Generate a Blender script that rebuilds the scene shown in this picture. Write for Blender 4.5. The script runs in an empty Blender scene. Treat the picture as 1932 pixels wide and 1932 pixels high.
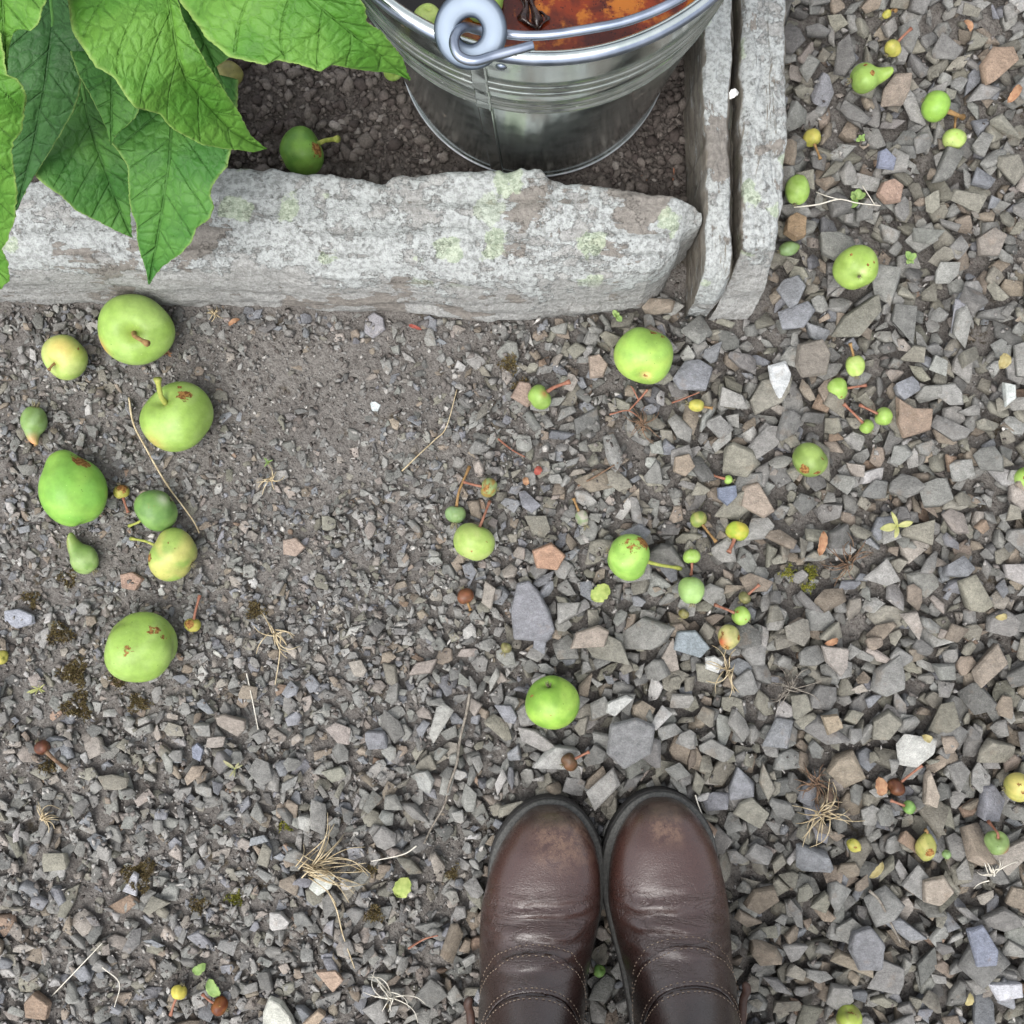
import bpy, bmesh, math, random
import numpy as np
from mathutils import Vector, Matrix
from mathutils.bvhtree import BVHTree
PI = math.pi
# ------------------------------------------------------------------ camera, sky, sun, exposure
S = bpy.context.scene
COL = S.collection
H = 0.96                      # camera height over the path, m
K = 0.85 / 1932               # metres of ground per step of the tracing grid (1932 steps across)
cam_d = bpy.data.cameras.new("camera"); cam = bpy.data.objects.new("camera", cam_d); COL.objects.link(cam)
cam.location = (0, 0, H); cam_d.sensor_width = 36; cam_d.lens = 36 * H / 0.85
cam_d.clip_start = 0.01; cam_d.clip_end = 200
S.camera = cam
S.render.resolution_x = S.render.resolution_y = 1024
SUN_EL, SUN_AZ = math.radians(66), math.radians(215)       # azimuth clockwise from +Y
W = bpy.data.worlds.new("World"); S.world = W; W.use_nodes = True
wn = W.node_tree; wn.nodes.clear()
sky = wn.nodes.new("ShaderNodeTexSky"); sky.sky_type = 'NISHITA'; sky.sun_disc = False
sky.sun_elevation = SUN_EL; sky.sun_rotation = SUN_AZ; sky.dust_density = 3.0; sky.air_density = 1.0
hs = wn.nodes.new("ShaderNodeHueSaturation"); hs.inputs['Saturation'].default_value = 0.24
bg = wn.nodes.new("ShaderNodeBackground"); bg.inputs['Strength'].default_value = 0.15
wo = wn.nodes.new("ShaderNodeOutputWorld")
wn.links.new(sky.outputs[0], hs.inputs['Color']); wn.links.new(hs.outputs[0], bg.inputs[0]); wn.links.new(bg.outputs[0], wo.inputs[0])
sd = bpy.data.lights.new("sun", 'SUN'); sd.energy = 1.1; sd.angle = math.radians(50); sd.color = (1, .975, .94)
sun = bpy.data.objects.new("sun", sd); COL.objects.link(sun)
sdir = Vector((math.sin(SUN_AZ) * math.cos(SUN_EL), math.cos(SUN_AZ) * math.cos(SUN_EL), math.sin(SUN_EL)))
sun.rotation_euler = sdir.to_track_quat('Z', 'Y').to_euler(); sun.location = sdir * 5
S.view_settings.view_transform = 'Standard'; S.view_settings.look = 'None'
S.view_settings.exposure = 1.08; S.view_settings.gamma = 1
# ------------------------------------------------------------------ helpers
rnd = random.Random(7); R = np.random.default_rng(11)
def s(r, g, b):
    f = lambda c: (c / 255 / 12.92) if c / 255 <= .04045 else ((c / 255 + .055) / 1.055) ** 2.4
    return (f(r), f(g), f(b))
def P(qx, qy, z=0.0):
    k = K * (1 - z / H)
    return Vector(((qx - 966) * k, -(qy - 966) * k, z))
def tagged(o, label=None, cat=None, group=None, kind=None):
    if label: o['label'] = label
    if cat: o['category'] = cat
    if group: o['group'] = group
    if kind: o['kind'] = kind
    return o
def link(name, me, mat=None, parent=None, smooth=True):
    o = bpy.data.objects.new(name, me); COL.objects.link(o)
    if mat: me.materials.append(mat)
    if smooth and len(me.polygons): me.polygons.foreach_set('use_smooth', [True] * len(me.polygons))
    if parent: o.parent = parent; o.matrix_parent_inverse = Matrix.Translation(-Vector(parent.location))
    return o
def empty(name, loc, label, cat, group=None):
    o = bpy.data.objects.new(name, None); COL.objects.link(o); o.location = loc; o.empty_display_size = .02
    return tagged(o, label, cat, group)
def mesh(name, V, F, attrs=None):
    me = bpy.data.meshes.new(name); me.from_pydata([tuple(v) for v in V], [], [tuple(f) for f in F]); me.update()
    if attrs:
        for k, a in attrs.items(): add_attr(me, k, a)
    return me
def add_attr(me, k, a):
    a = np.asarray(a, dtype=np.float32)
    if a.ndim == 2:
        at = me.attributes.new(k, 'FLOAT_COLOR', 'POINT')
        c = np.ones((len(a), 4), np.float32); c[:, :3] = a; at.data.foreach_set('color', c.ravel())
    else:
        at = me.attributes.new(k, 'FLOAT', 'POINT'); at.data.foreach_set('value', a)
def tri_mesh(name, V, T, col):
    me = bpy.data.meshes.new(name); n = len(T)
    me.vertices.add(len(V)); me.vertices.foreach_set('co', V.astype(np.float32).ravel())
    me.loops.add(n * 3); me.loops.foreach_set('vertex_index', T.astype(np.int32).ravel())
    me.polygons.add(n); me.polygons.foreach_set('loop_start', np.arange(0, n * 3, 3, dtype=np.int32))
    me.update(calc_edges=True); add_attr(me, 'Col', col); return me
def grid_faces(nr, nc, wrap=False):
    F = []
    for i in range(nr - 1):
        for j in range(nc if wrap else nc - 1):
            k = (j + 1) % nc
            F.append((i * nc + j, i * nc + k, (i + 1) * nc + k, (i + 1) * nc + j))
    return F
_ng = {}
def vnoise(x, y, sc, seed=0, octv=1):
    x = np.asarray(x, float); y = np.asarray(y, float); out = 0; amp = 1; tot = 0
    for o in range(octv):
        g = _ng.get((seed, o))
        if g is None: g = _ng[(seed, o)] = np.random.default_rng(seed * 31 + o).random((256, 256))
        u = x * sc * 2 ** o + 1000.3; v = y * sc * 2 ** o + 1000.7
        iu = np.floor(u).astype(int); iv = np.floor(v).astype(int); fu = u - iu; fv = v - iv
        fu = fu * fu * (3 - 2 * fu); fv = fv * fv * (3 - 2 * fv); iu &= 255; iv &= 255; ju = (iu + 1) & 255; jv = (iv + 1) & 255
        out = out + amp * ((g[iu, iv] * (1 - fu) + g[ju, iv] * fu) * (1 - fv) + (g[iu, jv] * (1 - fu) + g[ju, jv] * fu) * fv)
        tot += amp; amp *= .5
    return out / tot
def sst(a, b, x):
    t = np.clip((np.asarray(x, float) - a) / (b - a), 0, 1); return t * t * (3 - 2 * t)
def resample(pts, n, closed=False):
    p = np.array(pts, float); d = np.r_[0, np.cumsum(np.linalg.norm(np.diff(p, axis=0), axis=1))]
    t = np.linspace(0, d[-1], n); return np.stack([np.interp(t, d, p[:, k]) for k in range(p.shape[1])], 1)
def smooth_path(pts, n):
    p = [Vector(q) for q in pts]; p = [p[0] * 2 - p[1]] + p + [p[-1] * 2 - p[-2]]; out = []
    m = len(p) - 3
    for i in range(n):
        t = i / (n - 1) * m; k = min(int(t), m - 1); f = t - k; a, b, c, d = p[k:k + 4]
        out.append(.5 * ((2 * b) + (c - a) * f + (2 * a - 5 * b + 4 * c - d) * f * f + (3 * b - a - 3 * c + d) * f ** 3))
    return out
def tube_geo(pts, rad, seg=8, n=None, flat=1.0):
    if n: pts = smooth_path(pts, n)
    pts = [Vector(p) for p in pts]; V = []; N = len(pts)
    rf = rad if callable(rad) else (lambda t: rad)
    up = Vector((0, 0, 1)); prev = None
    for i, p in enumerate(pts):
        t = (pts[min(i + 1, N - 1)] - pts[max(i - 1, 0)]).normalized()
        a = (prev - t * prev.dot(t)) if prev is not None else t.cross(up)
        if a.length < 1e-4: a = t.orthogonal()
        a.normalize(); prev = a; b = t.cross(a); r = rf(i / (N - 1))
        for k in range(seg):
            w = 2 * PI * k / seg; V.append(p + (a * math.cos(w) + b * math.sin(w) * flat) * r)
    F = grid_faces(N, seg, True)
    F.append(tuple(range(seg))[::-1]); F.append(tuple((N - 1) * seg + k for k in range(seg)))
    return V, F
def merge(parts):
    V = []; F = []
    for v, f in parts:
        o = len(V); V += list(v); F += [tuple(i + o for i in ff) for ff in f]
    return V, F
def lathe_geo(prof, seg, cx=0, cy=0):
    V = []
    for r, z in prof:
        for k in range(seg):
            a = 2 * PI * k / seg; V.append((cx + r * math.cos(a), cy + r * math.sin(a), z))
    return V, grid_faces(len(prof), seg, True)
# ------------------------------------------------------------------ materials
class M:
    def __init__(self, name, rough=.8, spec=.3, metal=0.0):
        self.m = bpy.data.materials.new(name); self.m.use_nodes = True; self.t = self.m.node_tree
        self.b = self.t.nodes['Principled BSDF']; self.b.inputs['Roughness'].default_value = rough
        self.b.inputs['Specular IOR Level'].default_value = spec; self.b.inputs['Metallic'].default_value = metal
        self.out = self.t.nodes['Material Output']
    def n(self, ty, **kw):
        nd = self.t.nodes.new('ShaderNode' + ty)
        for k, v in kw.items(): setattr(nd, k, v)
        return nd
    def l(self, a, b): self.t.links.new(a, b)
    def setin(self, sock, v):
        if hasattr(v, 'is_output') or isinstance(v, bpy.types.NodeSocket): self.l(v, sock)
        elif isinstance(v, tuple) and len(v) == 3 and sock.type == 'RGBA': sock.default_value = (*v, 1)
        else: sock.default_value = v
    world = False
    def coord(self, kind='Object', scale=None):
        c = self.n('NewGeometry').outputs['Position'] if self.world else self.n('TexCoord').outputs[kind]
        if scale is None: return c
        mp = self.n('Mapping'); self.l(c, mp.inputs[0]); mp.inputs['Scale'].default_value = scale; return mp.outputs[0]
    def noise(self, scale, detail=4, rough=.55, vec=None, dist=0.0):
        nd = self.n('TexNoise'); nd.inputs['Scale'].default_value = scale; nd.inputs['Detail'].default_value = detail
        nd.inputs['Roughness'].default_value = rough; nd.inputs['Distortion'].default_value = dist
        self.l(vec if vec is not None else self.coord(), nd.inputs['Vector']); return nd.outputs[0]
    def vor(self, scale, feature='F1', vec=None, out='Distance', rand=1.0):
        nd = self.n('TexVoronoi', feature=feature); nd.inputs['Scale'].default_value = scale
        nd.inputs['Randomness'].default_value = rand
        self.l(vec if vec is not None else self.coord(), nd.inputs['Vector']); return nd.outputs[out]
    def ramp(self, v, a, b, ca=0.0, cb=1.0):
        nd = self.n('MapRange'); nd.interpolation_type = 'SMOOTHSTEP'
        for i, x in enumerate((v, a, b, ca, cb)): self.setin(nd.inputs[i], x)
        return nd.outputs[0]
    def math(self, op, a, b=0.0):
        nd = self.n('Math', operation=op); self.setin(nd.inputs[0], a); self.setin(nd.inputs[1], b); return nd.outputs[0]
    def mix(self, f, a, b, mode='MIX'):
        nd = self.n('Mix', data_type='RGBA', blend_type=mode); self.setin(nd.inputs[0], f)
        self.setin(nd.inputs[6], a); self.setin(nd.inputs[7], b); return nd.outputs[2]
    def attr(self, name, out='Color'):
        nd = self.n('Attribute', attribute_name=name); return nd.outputs[out]
    def sep(self, v):
        nd = self.n('SeparateXYZ'); self.l(v, nd.inputs[0]); return nd.outputs
    def col(self, c): self.setin(self.b.inputs['Base Color'], c); return self
    def rough(self, v): self.setin(self.b.inputs['Roughness'], v); return self
    def bump(self, h, dist=.001, strength=1.0):
        nd = self.n('Bump'); nd.inputs['Distance'].default_value = dist; nd.inputs['Strength'].default_value = strength
        prev = self.b.inputs['Normal'].links
        if prev: self.l(prev[0].from_socket, nd.inputs['Normal'])
        self.l(h, nd.inputs['Height']); self.l(nd.outputs[0], self.b.inputs['Normal']); return self
def scaled(m, c, f):                    # colour times a float field
    nd = m.n('VectorMath', operation='SCALE'); m.l(c, nd.inputs[0]); m.l(f, nd.inputs['Scale']); return nd.outputs[0]
def stone_mat(name):
    m = M(name, .85, .25); m.world = True
    f = m.ramp(m.noise(160, 6, .7), .25, .75, .74, 1.24); c = scaled(m, m.attr('Col'), f); c = scaled(m, c, m.ramp(m.noise(1100, 3, .7), .3, .7, .84, 1.16))
    st = m.noise(1, 4, .6, m.coord(scale=(190, 330, 600)), 1.5)
    c = scaled(m, c, m.ramp(st, .3, .7, .88, 1.1))
    pale = m.math('MULTIPLY', m.ramp(m.noise(900, 3, .6), .6, .72), m.ramp(m.noise(45, 2), .45, .62))
    c = m.mix(m.math('MULTIPLY', pale, .45), c, s(186, 184, 178))
    ox = m.math('MULTIPLY', m.ramp(m.noise(60, 4, .6), .6, .68), .38)
    c = m.mix(m.math('MULTIPLY', ox, .6), c, s(126, 108, 90)); m.col(c)
    m.bump(m.noise(420, 6, .72), .0018, .9); m.bump(st, .0012, .6); return m.m
MAT_STONE = stone_mat('slate_stone')
def grit_mat():
    m = M('grit', .95, .15); m.col(scaled(m, m.attr('Col'), m.ramp(m.noise(700, 3), .3, .7, .75, 1.2)))
    m.bump(m.noise(1200, 3), .0006, .6); return m.m
MAT_GRIT = grit_mat()
def ground_mat():
    m = M('packed_soil', .95, .12)
    n1 = m.noise(14, 5, .6); n2 = m.noise(260, 5, .7); n3 = m.noise(900, 3, .6)
    c = m.mix(m.ramp(n1, .35, .65), s(120, 116, 112), s(138, 134, 129))
    c = m.mix(m.ramp(n2, .35, .7), c, s(98, 93, 89)); c = m.mix(m.math('MULTIPLY', m.ramp(n3, .58, .7), .6), c, s(150, 145, 138))
    moss = m.math('MULTIPLY', m.ramp(m.noise(22, 4, .6), .6, .68), m.ramp(m.noise(180, 3), .35, .6))
    c = m.mix(m.math('MULTIPLY', moss, .7), c, s(66, 54, 30)); m.col(c)
    m.bump(n2, .004, .9); m.bump(n3, .0015, .9); m.bump(m.vor(420), .002, .5); return m.m
def bed_mat():
    m = M('bed_soil', .97, .1); n = m.noise(180, 6, .7)
    m.col(m.mix(m.ramp(n, .3, .7), s(76, 70, 67), s(110, 103, 98))); m.bump(n, .005, 1.0); m.bump(m.vor(260), .004, .8); return m.m
def slab_mat(name, white=.5, brown=.5, stretch=(1, 3.5, 3.5), seed=0.0, bare_side=0):
    m = M(name, .9, .2)
    o = m.n('TexCoord').outputs['Object']
    mp = m.n('Mapping'); m.l(o, mp.inputs[0]); mp.inputs['Scale'].default_value = stretch; mp.inputs['Location'].default_value = (seed, seed * .7, 0)
    sv = mp.outputs[0]
    mp2 = m.n('Mapping'); m.l(o, mp2.inputs[0]); mp2.inputs['Location'].default_value = (seed, -seed, seed); v = mp2.outputs[0]
    z = m.sep(o)[2]
    big = m.noise(11, 6, .62, v, .4); med = m.noise(38, 7, .68, sv); fine = m.noise(260, 5, .72, v); strat = m.noise(30, 6, .7, sv)
    fn2 = m.noise(620, 4, .75, v)
    c = m.mix(m.ramp(fine, .35, .65), s(130, 129, 126), s(162, 162, 159)); c = m.mix(m.math('MULTIPLY', m.ramp(fn2, .5, .68), .35), c, s(206, 206, 203))
    c = m.mix(m.math('MULTIPLY', m.ramp(strat, .5, .7), .5), c, s(122, 119, 114))
    hi = m.ramp(z, .03, .085, -.10, .04); blot = m.noise(55, 8, .72, v)
    wm = m.ramp(m.math('ADD', m.math('ADD', m.math('MULTIPLY', big, .35), m.math('ADD', m.math('MULTIPLY', med, .15), m.math('MULTIPLY', blot, .5))), hi), .585 - .16 * white, .605 - .16 * white)
    crust = m.mix(m.ramp(fine, .36, .6), s(136, 139, 137), s(182, 186, 185)); crust = m.mix(m.math('MULTIPLY', m.ramp(fn2, .55, .7), .35), crust, s(120, 122, 118))
    c = m.mix(m.math('MULTIPLY', wm, .7), c, crust)
    # brown bare flakes
    bm = m.ramp(m.math('ADD', m.math('MULTIPLY', m.noise(17, 6, .6, v, .3), .75), m.math('MULTIPLY', med, .25)), .62 - .1 * brown, .63 - .1 * brown)
    c = m.mix(m.math('MULTIPLY', bm, .95), c, m.mix(m.ramp(fine, .3, .7), s(112, 107, 101), s(140, 134, 127)))
    # pale green round lichens
    dv = m.n('VectorMath', operation='ADD'); m.l(v, dv.inputs[0])
    nn = m.n('TexNoise'); nn.inputs['Scale'].default_value = 90; nn.inputs['Detail'].default_value = 4; m.l(v, nn.inputs['Vector'])
    sc = m.n('VectorMath', operation='SCALE'); m.l(nn.outputs[1], sc.inputs[0]); sc.inputs['Scale'].default_value = .016; m.l(sc.outputs[0], dv.inputs[1])
    vt = m.n('TexVoronoi'); vt.inputs['Scale'].default_value = 30; m.l(dv.outputs[0], vt.inputs['Vector'])
    rc = m.n('SeparateColor'); m.l(vt.outputs['Color'], rc.inputs[0])
    gm = m.math('MULTIPLY', m.ramp(m.math('ADD', vt.outputs['Distance'], m.math('MULTIPLY', m.math('SUBTRACT', blot, .5), .5)), .36, .31), m.ramp(rc.outputs[0], .50, .52))
    gm = m.math('MULTIPLY', gm, m.ramp(z, .055, .075))
    c = m.mix(m.math('MULTIPLY', gm, .75), c, m.mix(m.ramp(fine, .4, .65), s(146, 158, 134), s(184, 192, 168)))
    if bare_side:
        nx = m.math('ABSOLUTE', m.sep(m.n('NewGeometry').outputs['True Normal'])[0]); sd_ = m.ramp(m.math('ADD', nx, m.math('MULTIPLY', m.math('SUBTRACT', med, .5), 1.0)), .82, .95)
        c = m.mix(m.math('MULTIPLY', sd_, .85), c, m.mix(m.ramp(strat, .35, .65), s(96, 88, 78), s(136, 128, 116)))
    dk = m.ramp(m.noise(420, 4, .7, v), .66, .74); c = m.mix(m.math('MULTIPLY', dk, .35), c, s(92, 90, 86)); m.col(c)
    m.bump(strat, .003, .7); m.bump(fine, .0018, .9); m.bump(fn2, .0009, .8); m.bump(wm, .0009, .9); m.bump(bm, .0015, .6).b; return m.m
def simple_mat(name, c1, c2, sc=120, rough=.7, spec=.3, metal=0, bump=.0005):
    m = M(name, rough, spec, metal); n = m.noise(sc, 4, .6); m.col(m.mix(m.ramp(n, .3, .7), c1, c2))
    if bump: m.bump(n, bump, .6)
    return m.m
def fruit_mat():
    m = M('fruit_skin', .5, .28)
    c = m.attr('Col'); c = scaled(m, c, m.ramp(m.noise(70, 6, .7), .3, .7, .84, 1.14))
    oi = m.n('ObjectInfo').outputs['Random']; o4 = m.n('TexNoise', noise_dimensions='4D'); o4.inputs['Scale'].default_value = 38; o4.inputs['Detail'].default_value = 5; o4.inputs['Roughness'].default_value = .7; m.l(m.coord(), o4.inputs['Vector']); m.l(m.math('MULTIPLY', oi, 50.0), o4.inputs['W'])
    rus = m.ramp(o4.outputs[0], .64, .70); c = m.mix(m.math('MULTIPLY', rus, .55), c, s(128, 124, 62)); gs = m.ramp(m.noise(1400, 2), .68, .74); c = m.mix(m.math('MULTIPLY', gs, .4), c, s(90, 100, 52))
    sp = m.math('MULTIPLY', m.ramp(m.vor(230), .16, .08), m.ramp(m.noise(40, 2), .52, .62))
    c = m.mix(m.math('MULTIPLY', sp, .55), c, s(62, 82, 30))
    lent = m.ramp(m.vor(150), .07, .03); c = m.mix(m.math('MULTIPLY', lent, .35), c, s(205, 225, 150))
    n = m.noise(260, 5, .7)
    sm = m.ramp(m.math('ADD', m.attr('scar', 'Fac'), m.math('MULTIPLY', m.math('SUBTRACT', n, .5), 1.5)), .48, .6)
    c = m.mix(sm, c, m.mix(m.ramp(m.noise(500, 3), .4, .6), s(104, 66, 34), s(150, 112, 62)))
    m.col(c); m.rough(m.ramp(sm, 0, 1, .4, .85)); m.bump(m.noise(160, 3), .0006, .5); m.bump(sm, .0006, .5)
    m.b.inputs['Subsurface Weight'].default_value = .12; m.b.inputs['Subsurface Radius'].default_value = (.3, .6, .1)
    m.b.inputs['Subsurface Scale'].default_value = .006; return m.m
MAT_FRUIT = fruit_mat()
MAT_STEM_G = simple_mat('green_stalk', s(128, 140, 62), s(160, 160, 84), 300)
MAT_STEM_B = simple_mat('brown_stalk', s(120, 92, 58), s(150, 120, 78), 300)
MAT_STEM_R = simple_mat('red_stalk', s(126, 80, 64), s(150, 108, 88), 300)
MAT_CALYX = simple_mat('dry_calyx', s(86, 76, 58), s(140, 136, 108), 900, .9)
MAT_STRAW = simple_mat('dry_straw', s(158, 140, 108), s(196, 182, 152), 200, .7)
MAT_PALE = simple_mat('bleached_stalk', s(190, 184, 170), s(215, 210, 198), 200, .7)
MAT_TWIG = simple_mat('grey_twig', s(92, 84, 76), s(138, 132, 122), 400, .9)
MAT_ROOT = simple_mat('brown_root', s(84, 66, 52), s(128, 104, 84), 300, .9)
def leaf_mat(name, c1, c2, under, cell=.0085, trans=.28):
    m = M(name, .52, .3); uv = m.coord('UV')
    nn = m.n('TexNoise'); nn.inputs['Scale'].default_value = 130; m.l(uv, nn.inputs['Vector'])
    sc = m.n('VectorMath', operation='SCALE'); m.l(nn.outputs[1], sc.inputs[0]); sc.inputs['Scale'].default_value = .004
    dv = m.n('VectorMath', operation='ADD'); m.l(uv, dv.inputs[0]); m.l(sc.outputs[0], dv.inputs[1])
    big = m.vor(1 / cell, 'DISTANCE_TO_EDGE', dv.outputs[0]); small = m.vor(3 / cell, 'DISTANCE_TO_EDGE', dv.outputs[0])
    lat = m.attr('lat', 'Fac'); mid = m.attr('mid', 'Fac')
    net = m.ramp(big, .0, .09, 1, 0); net2 = m.ramp(small, .0, .1, 1, 0)
    vein = m.math('MAXIMUM', m.ramp(lat, .0002, .0011, 1, 0), m.ramp(mid, .0004, .0016, 1, 0))
    c = m.mix(m.ramp(m.noise(28, 3, .5), .35, .65), c1, c2)
    c = m.mix(m.math('MULTIPLY', net, .30), c, tuple(x * .5 for x in c1))
    c = m.mix(m.math('MULTIPLY', vein, .28), c, tuple(x * .42 for x in c1))
    c = m.mix(m.math('MULTIPLY', m.attr('edge', 'Fac'), .6), c, s(168, 190, 110))
    spot = m.math('MULTIPLY', m.ramp(m.vor(260, 'F1', uv), .13, .08), m.ramp(m.noise(60, 2, .5, uv), .5, .62)); c = m.mix(m.math('MULTIPLY', spot, .5), c, s(40, 60, 20))
    gm = m.n('NewGeometry'); c = m.mix(gm.outputs['Backfacing'], c, under); m.col(c)
    m.bump(m.ramp(big, 0, .22), .0011, .6); m.bump(m.ramp(small, 0, .3), .0004, .35); m.bump(m.math('SUBTRACT', 1.0, vein), .0012, .6)
    tr = m.n('BsdfTranslucent'); m.l(scaled(m, c, m.math('ADD', 1.25, 0.0)), tr.inputs[0])
    mx = m.n('MixShader'); mx.inputs[0].default_value = trans
    m.l(m.b.outputs[0], mx.inputs[1]); m.l(tr.outputs[0], mx.inputs[2]); m.l(mx.outputs[0], m.out.inputs[0]); return m.m
# ------------------------------------------------------------------ ground sheet
SLAB_BACK = [(-420, 352), (0, 348), (200, 330), (430, 313), (530, 318), (590, 325), (690, 338), (732, 346), (745, 338), (800, 335), (870, 325), (1018, 324), (1034, 342), (1070, 346), (1150, 356), (1270, 373), (1295, 379), (1310, 386), (1320, 394), (1323, 406)]
SLAB_FRONT = [(-420, 560), (0, 566), (150, 566), (300, 574), (420, 570), (600, 582), (800, 590), (950, 595), (1100, 590), (1180, 582), (1225, 562), (1250, 536), (1270, 514), (1281, 496), (1285, 476), (1296, 462), (1310, 450), (1320, 440), (1323, 424)]
def interp(tab, x): return np.interp(x, [a for a, b in tab], [b for a, b in tab])
def q_of(x, y): return 966 + np.asarray(x) / K, 966 - np.asarray(y) / K
fine_ax = np.linspace(-.66, .66, 300); ax = np.r_[[-6, -3, -1.6, -1.0, -.8], fine_ax, [.8, 1.0, 1.6, 3, 6]]
gx, gy = np.meshgrid(ax, ax); gz = (vnoise(gx, gy, 9, 1, 3) - .5) * .010 + (vnoise(gx, gy, 90, 2, 2) - .5) * .003 - .002
def under_bed(qx, qy): return (qy < 450) & (qx < 1330)
qx_, qy_ = q_of(gx, gy); gz = gz + .0024 * sst(1250, 850, qx_); gz = np.where(under_bed(qx_, qy_), -.03, gz)
g = link('ground', mesh('ground', np.stack([gx.ravel(), gy.ravel(), gz.ravel()], 1), grid_faces(len(ax), len(ax))), ground_mat()); tagged(g, kind='structure')
bx = np.linspace(-1.3, P(1296, 0).x * .995, 330); by = np.linspace(P(0, 404).y, 1.2, 200)
BX, BY = np.meshgrid(bx, by)
def bedz(x, y): return (vnoise(x, y, 12, 5, 3) - .5) * .016 + .004 + (vnoise(x, y, 110, 6, 2) - .5) * .004
BZ = bedz(BX, BY)
g = link('bed_soil', mesh('bed_soil', np.stack([BX.ravel(), BY.ravel(), BZ.ravel()], 1), grid_faces(200, 330)), bed_mat()); tagged(g, kind='structure')
# ------------------------------------------------------------------ gravel: prototypes and the dropping height field
def hull_arrays(pts, bev, seg=1):
    bm = bmesh.new()
    for p in pts: bm.verts.new(p)
    r = bmesh.ops.convex_hull(bm, input=bm.verts)
    bmesh.ops.delete(bm, geom=list({e for e in r['geom_interior'] + r['geom_unused'] if isinstance(e, bmesh.types.BMVert)}), context='VERTS')
    bmesh.ops.dissolve_limit(bm, angle_limit=math.radians(14), verts=bm.verts, edges=bm.edges)
    if bev: bmesh.ops.bevel(bm, geom=list(bm.edges), offset=bev, segments=seg, affect='EDGES', profile=.6, clamp_overlap=True)
    bmesh.ops.triangulate(bm, faces=bm.faces); bm.verts.ensure_lookup_table()
    V = np.array([v.co[:] for v in bm.verts]); T = np.array([[v.index for v in f.verts] for f in bm.faces]); bm.free(); return V, T
def chip_pts(rn, n=6):
    a0 = rn.random() * 6.28; pts = []; ex = rn.uniform(.55, 1.0); tx, ty = rn.uniform(-.22, .22), rn.uniform(-.22, .22); wedge = rn.uniform(.3, 1.0)
    for i in range(n):
        a = a0 + (i + rn.uniform(-.38, .38)) / n * 2 * PI; r = rn.uniform(.80, 1.15)
        x, y = math.cos(a) * r, math.sin(a) * r * ex; k = rn.uniform(.84, 1.0) if rn.random() < .7 else rn.uniform(.6, .84); k2 = rn.uniform(.6, 1.05)
        pts += [(x * k, y * k, .42 + tx * x + ty * y + rn.uniform(-.10, .05)), (x * k2, y * k2, -.45 + rn.uniform(-.1, .1))]
        if rn.random() < .6: pts.append((x, y, rn.uniform(-.2, .25)))
    return pts
rp = random.Random(3)
PROTO = [hull_arrays(chip_pts(rp, rp.choice((4, 4, 5, 5, 6, 6))), .028) for _ in range(56)]
GRIT = [hull_arrays([(rp.gauss(0, .5), rp.gauss(0, .5), rp.gauss(0, .35)) for _ in range(8)], 0) for _ in range(14)]
def clod(rn):
    return hull_arrays([tuple(Vector((rn.gauss(0, 1), rn.gauss(0, 1), rn.gauss(0, 1))).normalized() * rn.uniform(.72, 1)) for _ in range(20)], .0)
CLOD = [clod(rp) for _ in range(16)]
GR = .0015; G0 = -.66; GN = int(1.32 / GR)
ii = (np.arange(GN) * GR + G0); HX, HY = np.meshgrid(ii, ii)
hm = (vnoise(HX, HY, 9, 1, 3) - .5) * .010 + (vnoise(HX, HY, 90, 2, 2) - .5) * .003 - .002
_disk = {}
def disk(n):
    if n not in _disk:
        a = np.arange(-n, n + 1); X, Y = np.meshgrid(a, a); d = (X ** 2 + Y ** 2) / (n + .3) ** 2; _disk[n] = (d <= 1, d, X)
    return _disk[n]
def h_at(x, y, r=.004, q='mean'):
    i = int((y - G0) / GR); j = int((x - G0) / GR); n = max(1, int(r / GR))
    w = hm[max(0, i - n):i + n + 1, max(0, j - n):j + n + 1]
    return 0.0 if w.size == 0 else float(w.mean() if q == 'mean' else (w.max() if q == 'max' else np.percentile(w, q)))
def drop(x, y, r, th, cov=None, lim=.5, sink=.0):
    n = max(1, int(round(r / GR * .92))); i = int((y - G0) / GR); j = int((x - G0) / GR)
    if i < n or j < n or i >= GN - n or j >= GN - n: return None
    mk, d, X = disk(n); sl = (slice(i - n, i + n + 1), slice(j - n, j + n + 1))
    if cov is not None:
        if cov[sl][mk].mean() > lim: return None
        cov[sl][mk] = True
    w = hm[sl]; hh = w[mk]; mean = hh.mean(); zb = mean + .35 * (np.percentile(hh, 90) - mean) - sink * th
    if n > 1:
        gxs = (w[:, n + 1:].mean() - w[:, :n].mean()) / (r * 1.1); gys = (w[n + 1:].mean() - w[:n].mean()) / (r * 1.1)
    else: gxs = gys = 0
    top = zb + th * (1 - .3 * d); w[mk] = np.maximum(w, top)[mk]
    return zb + th * .5, np.clip(gxs, -.5, .5), np.clip(gys, -.5, .5)
PAL = {'grey': s(128, 127, 123), 'olive': s(123, 120, 110), 'blue': s(123, 124, 127), 'brown': s(131, 121, 109), 'pink': s(139, 132, 125), 'dark': s(108, 107, 104), 'pale': s(158, 156, 152), 'rust': s(136, 118, 103)}
PK = list(PAL); PW_L = [.42, .10, .13, .06, .09, .14, .05, .01]; PW_R = [.38, .27, .06, .13, .035, .10, .015, .01]
PA = np.array([PAL[k] for k in PK])
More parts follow.
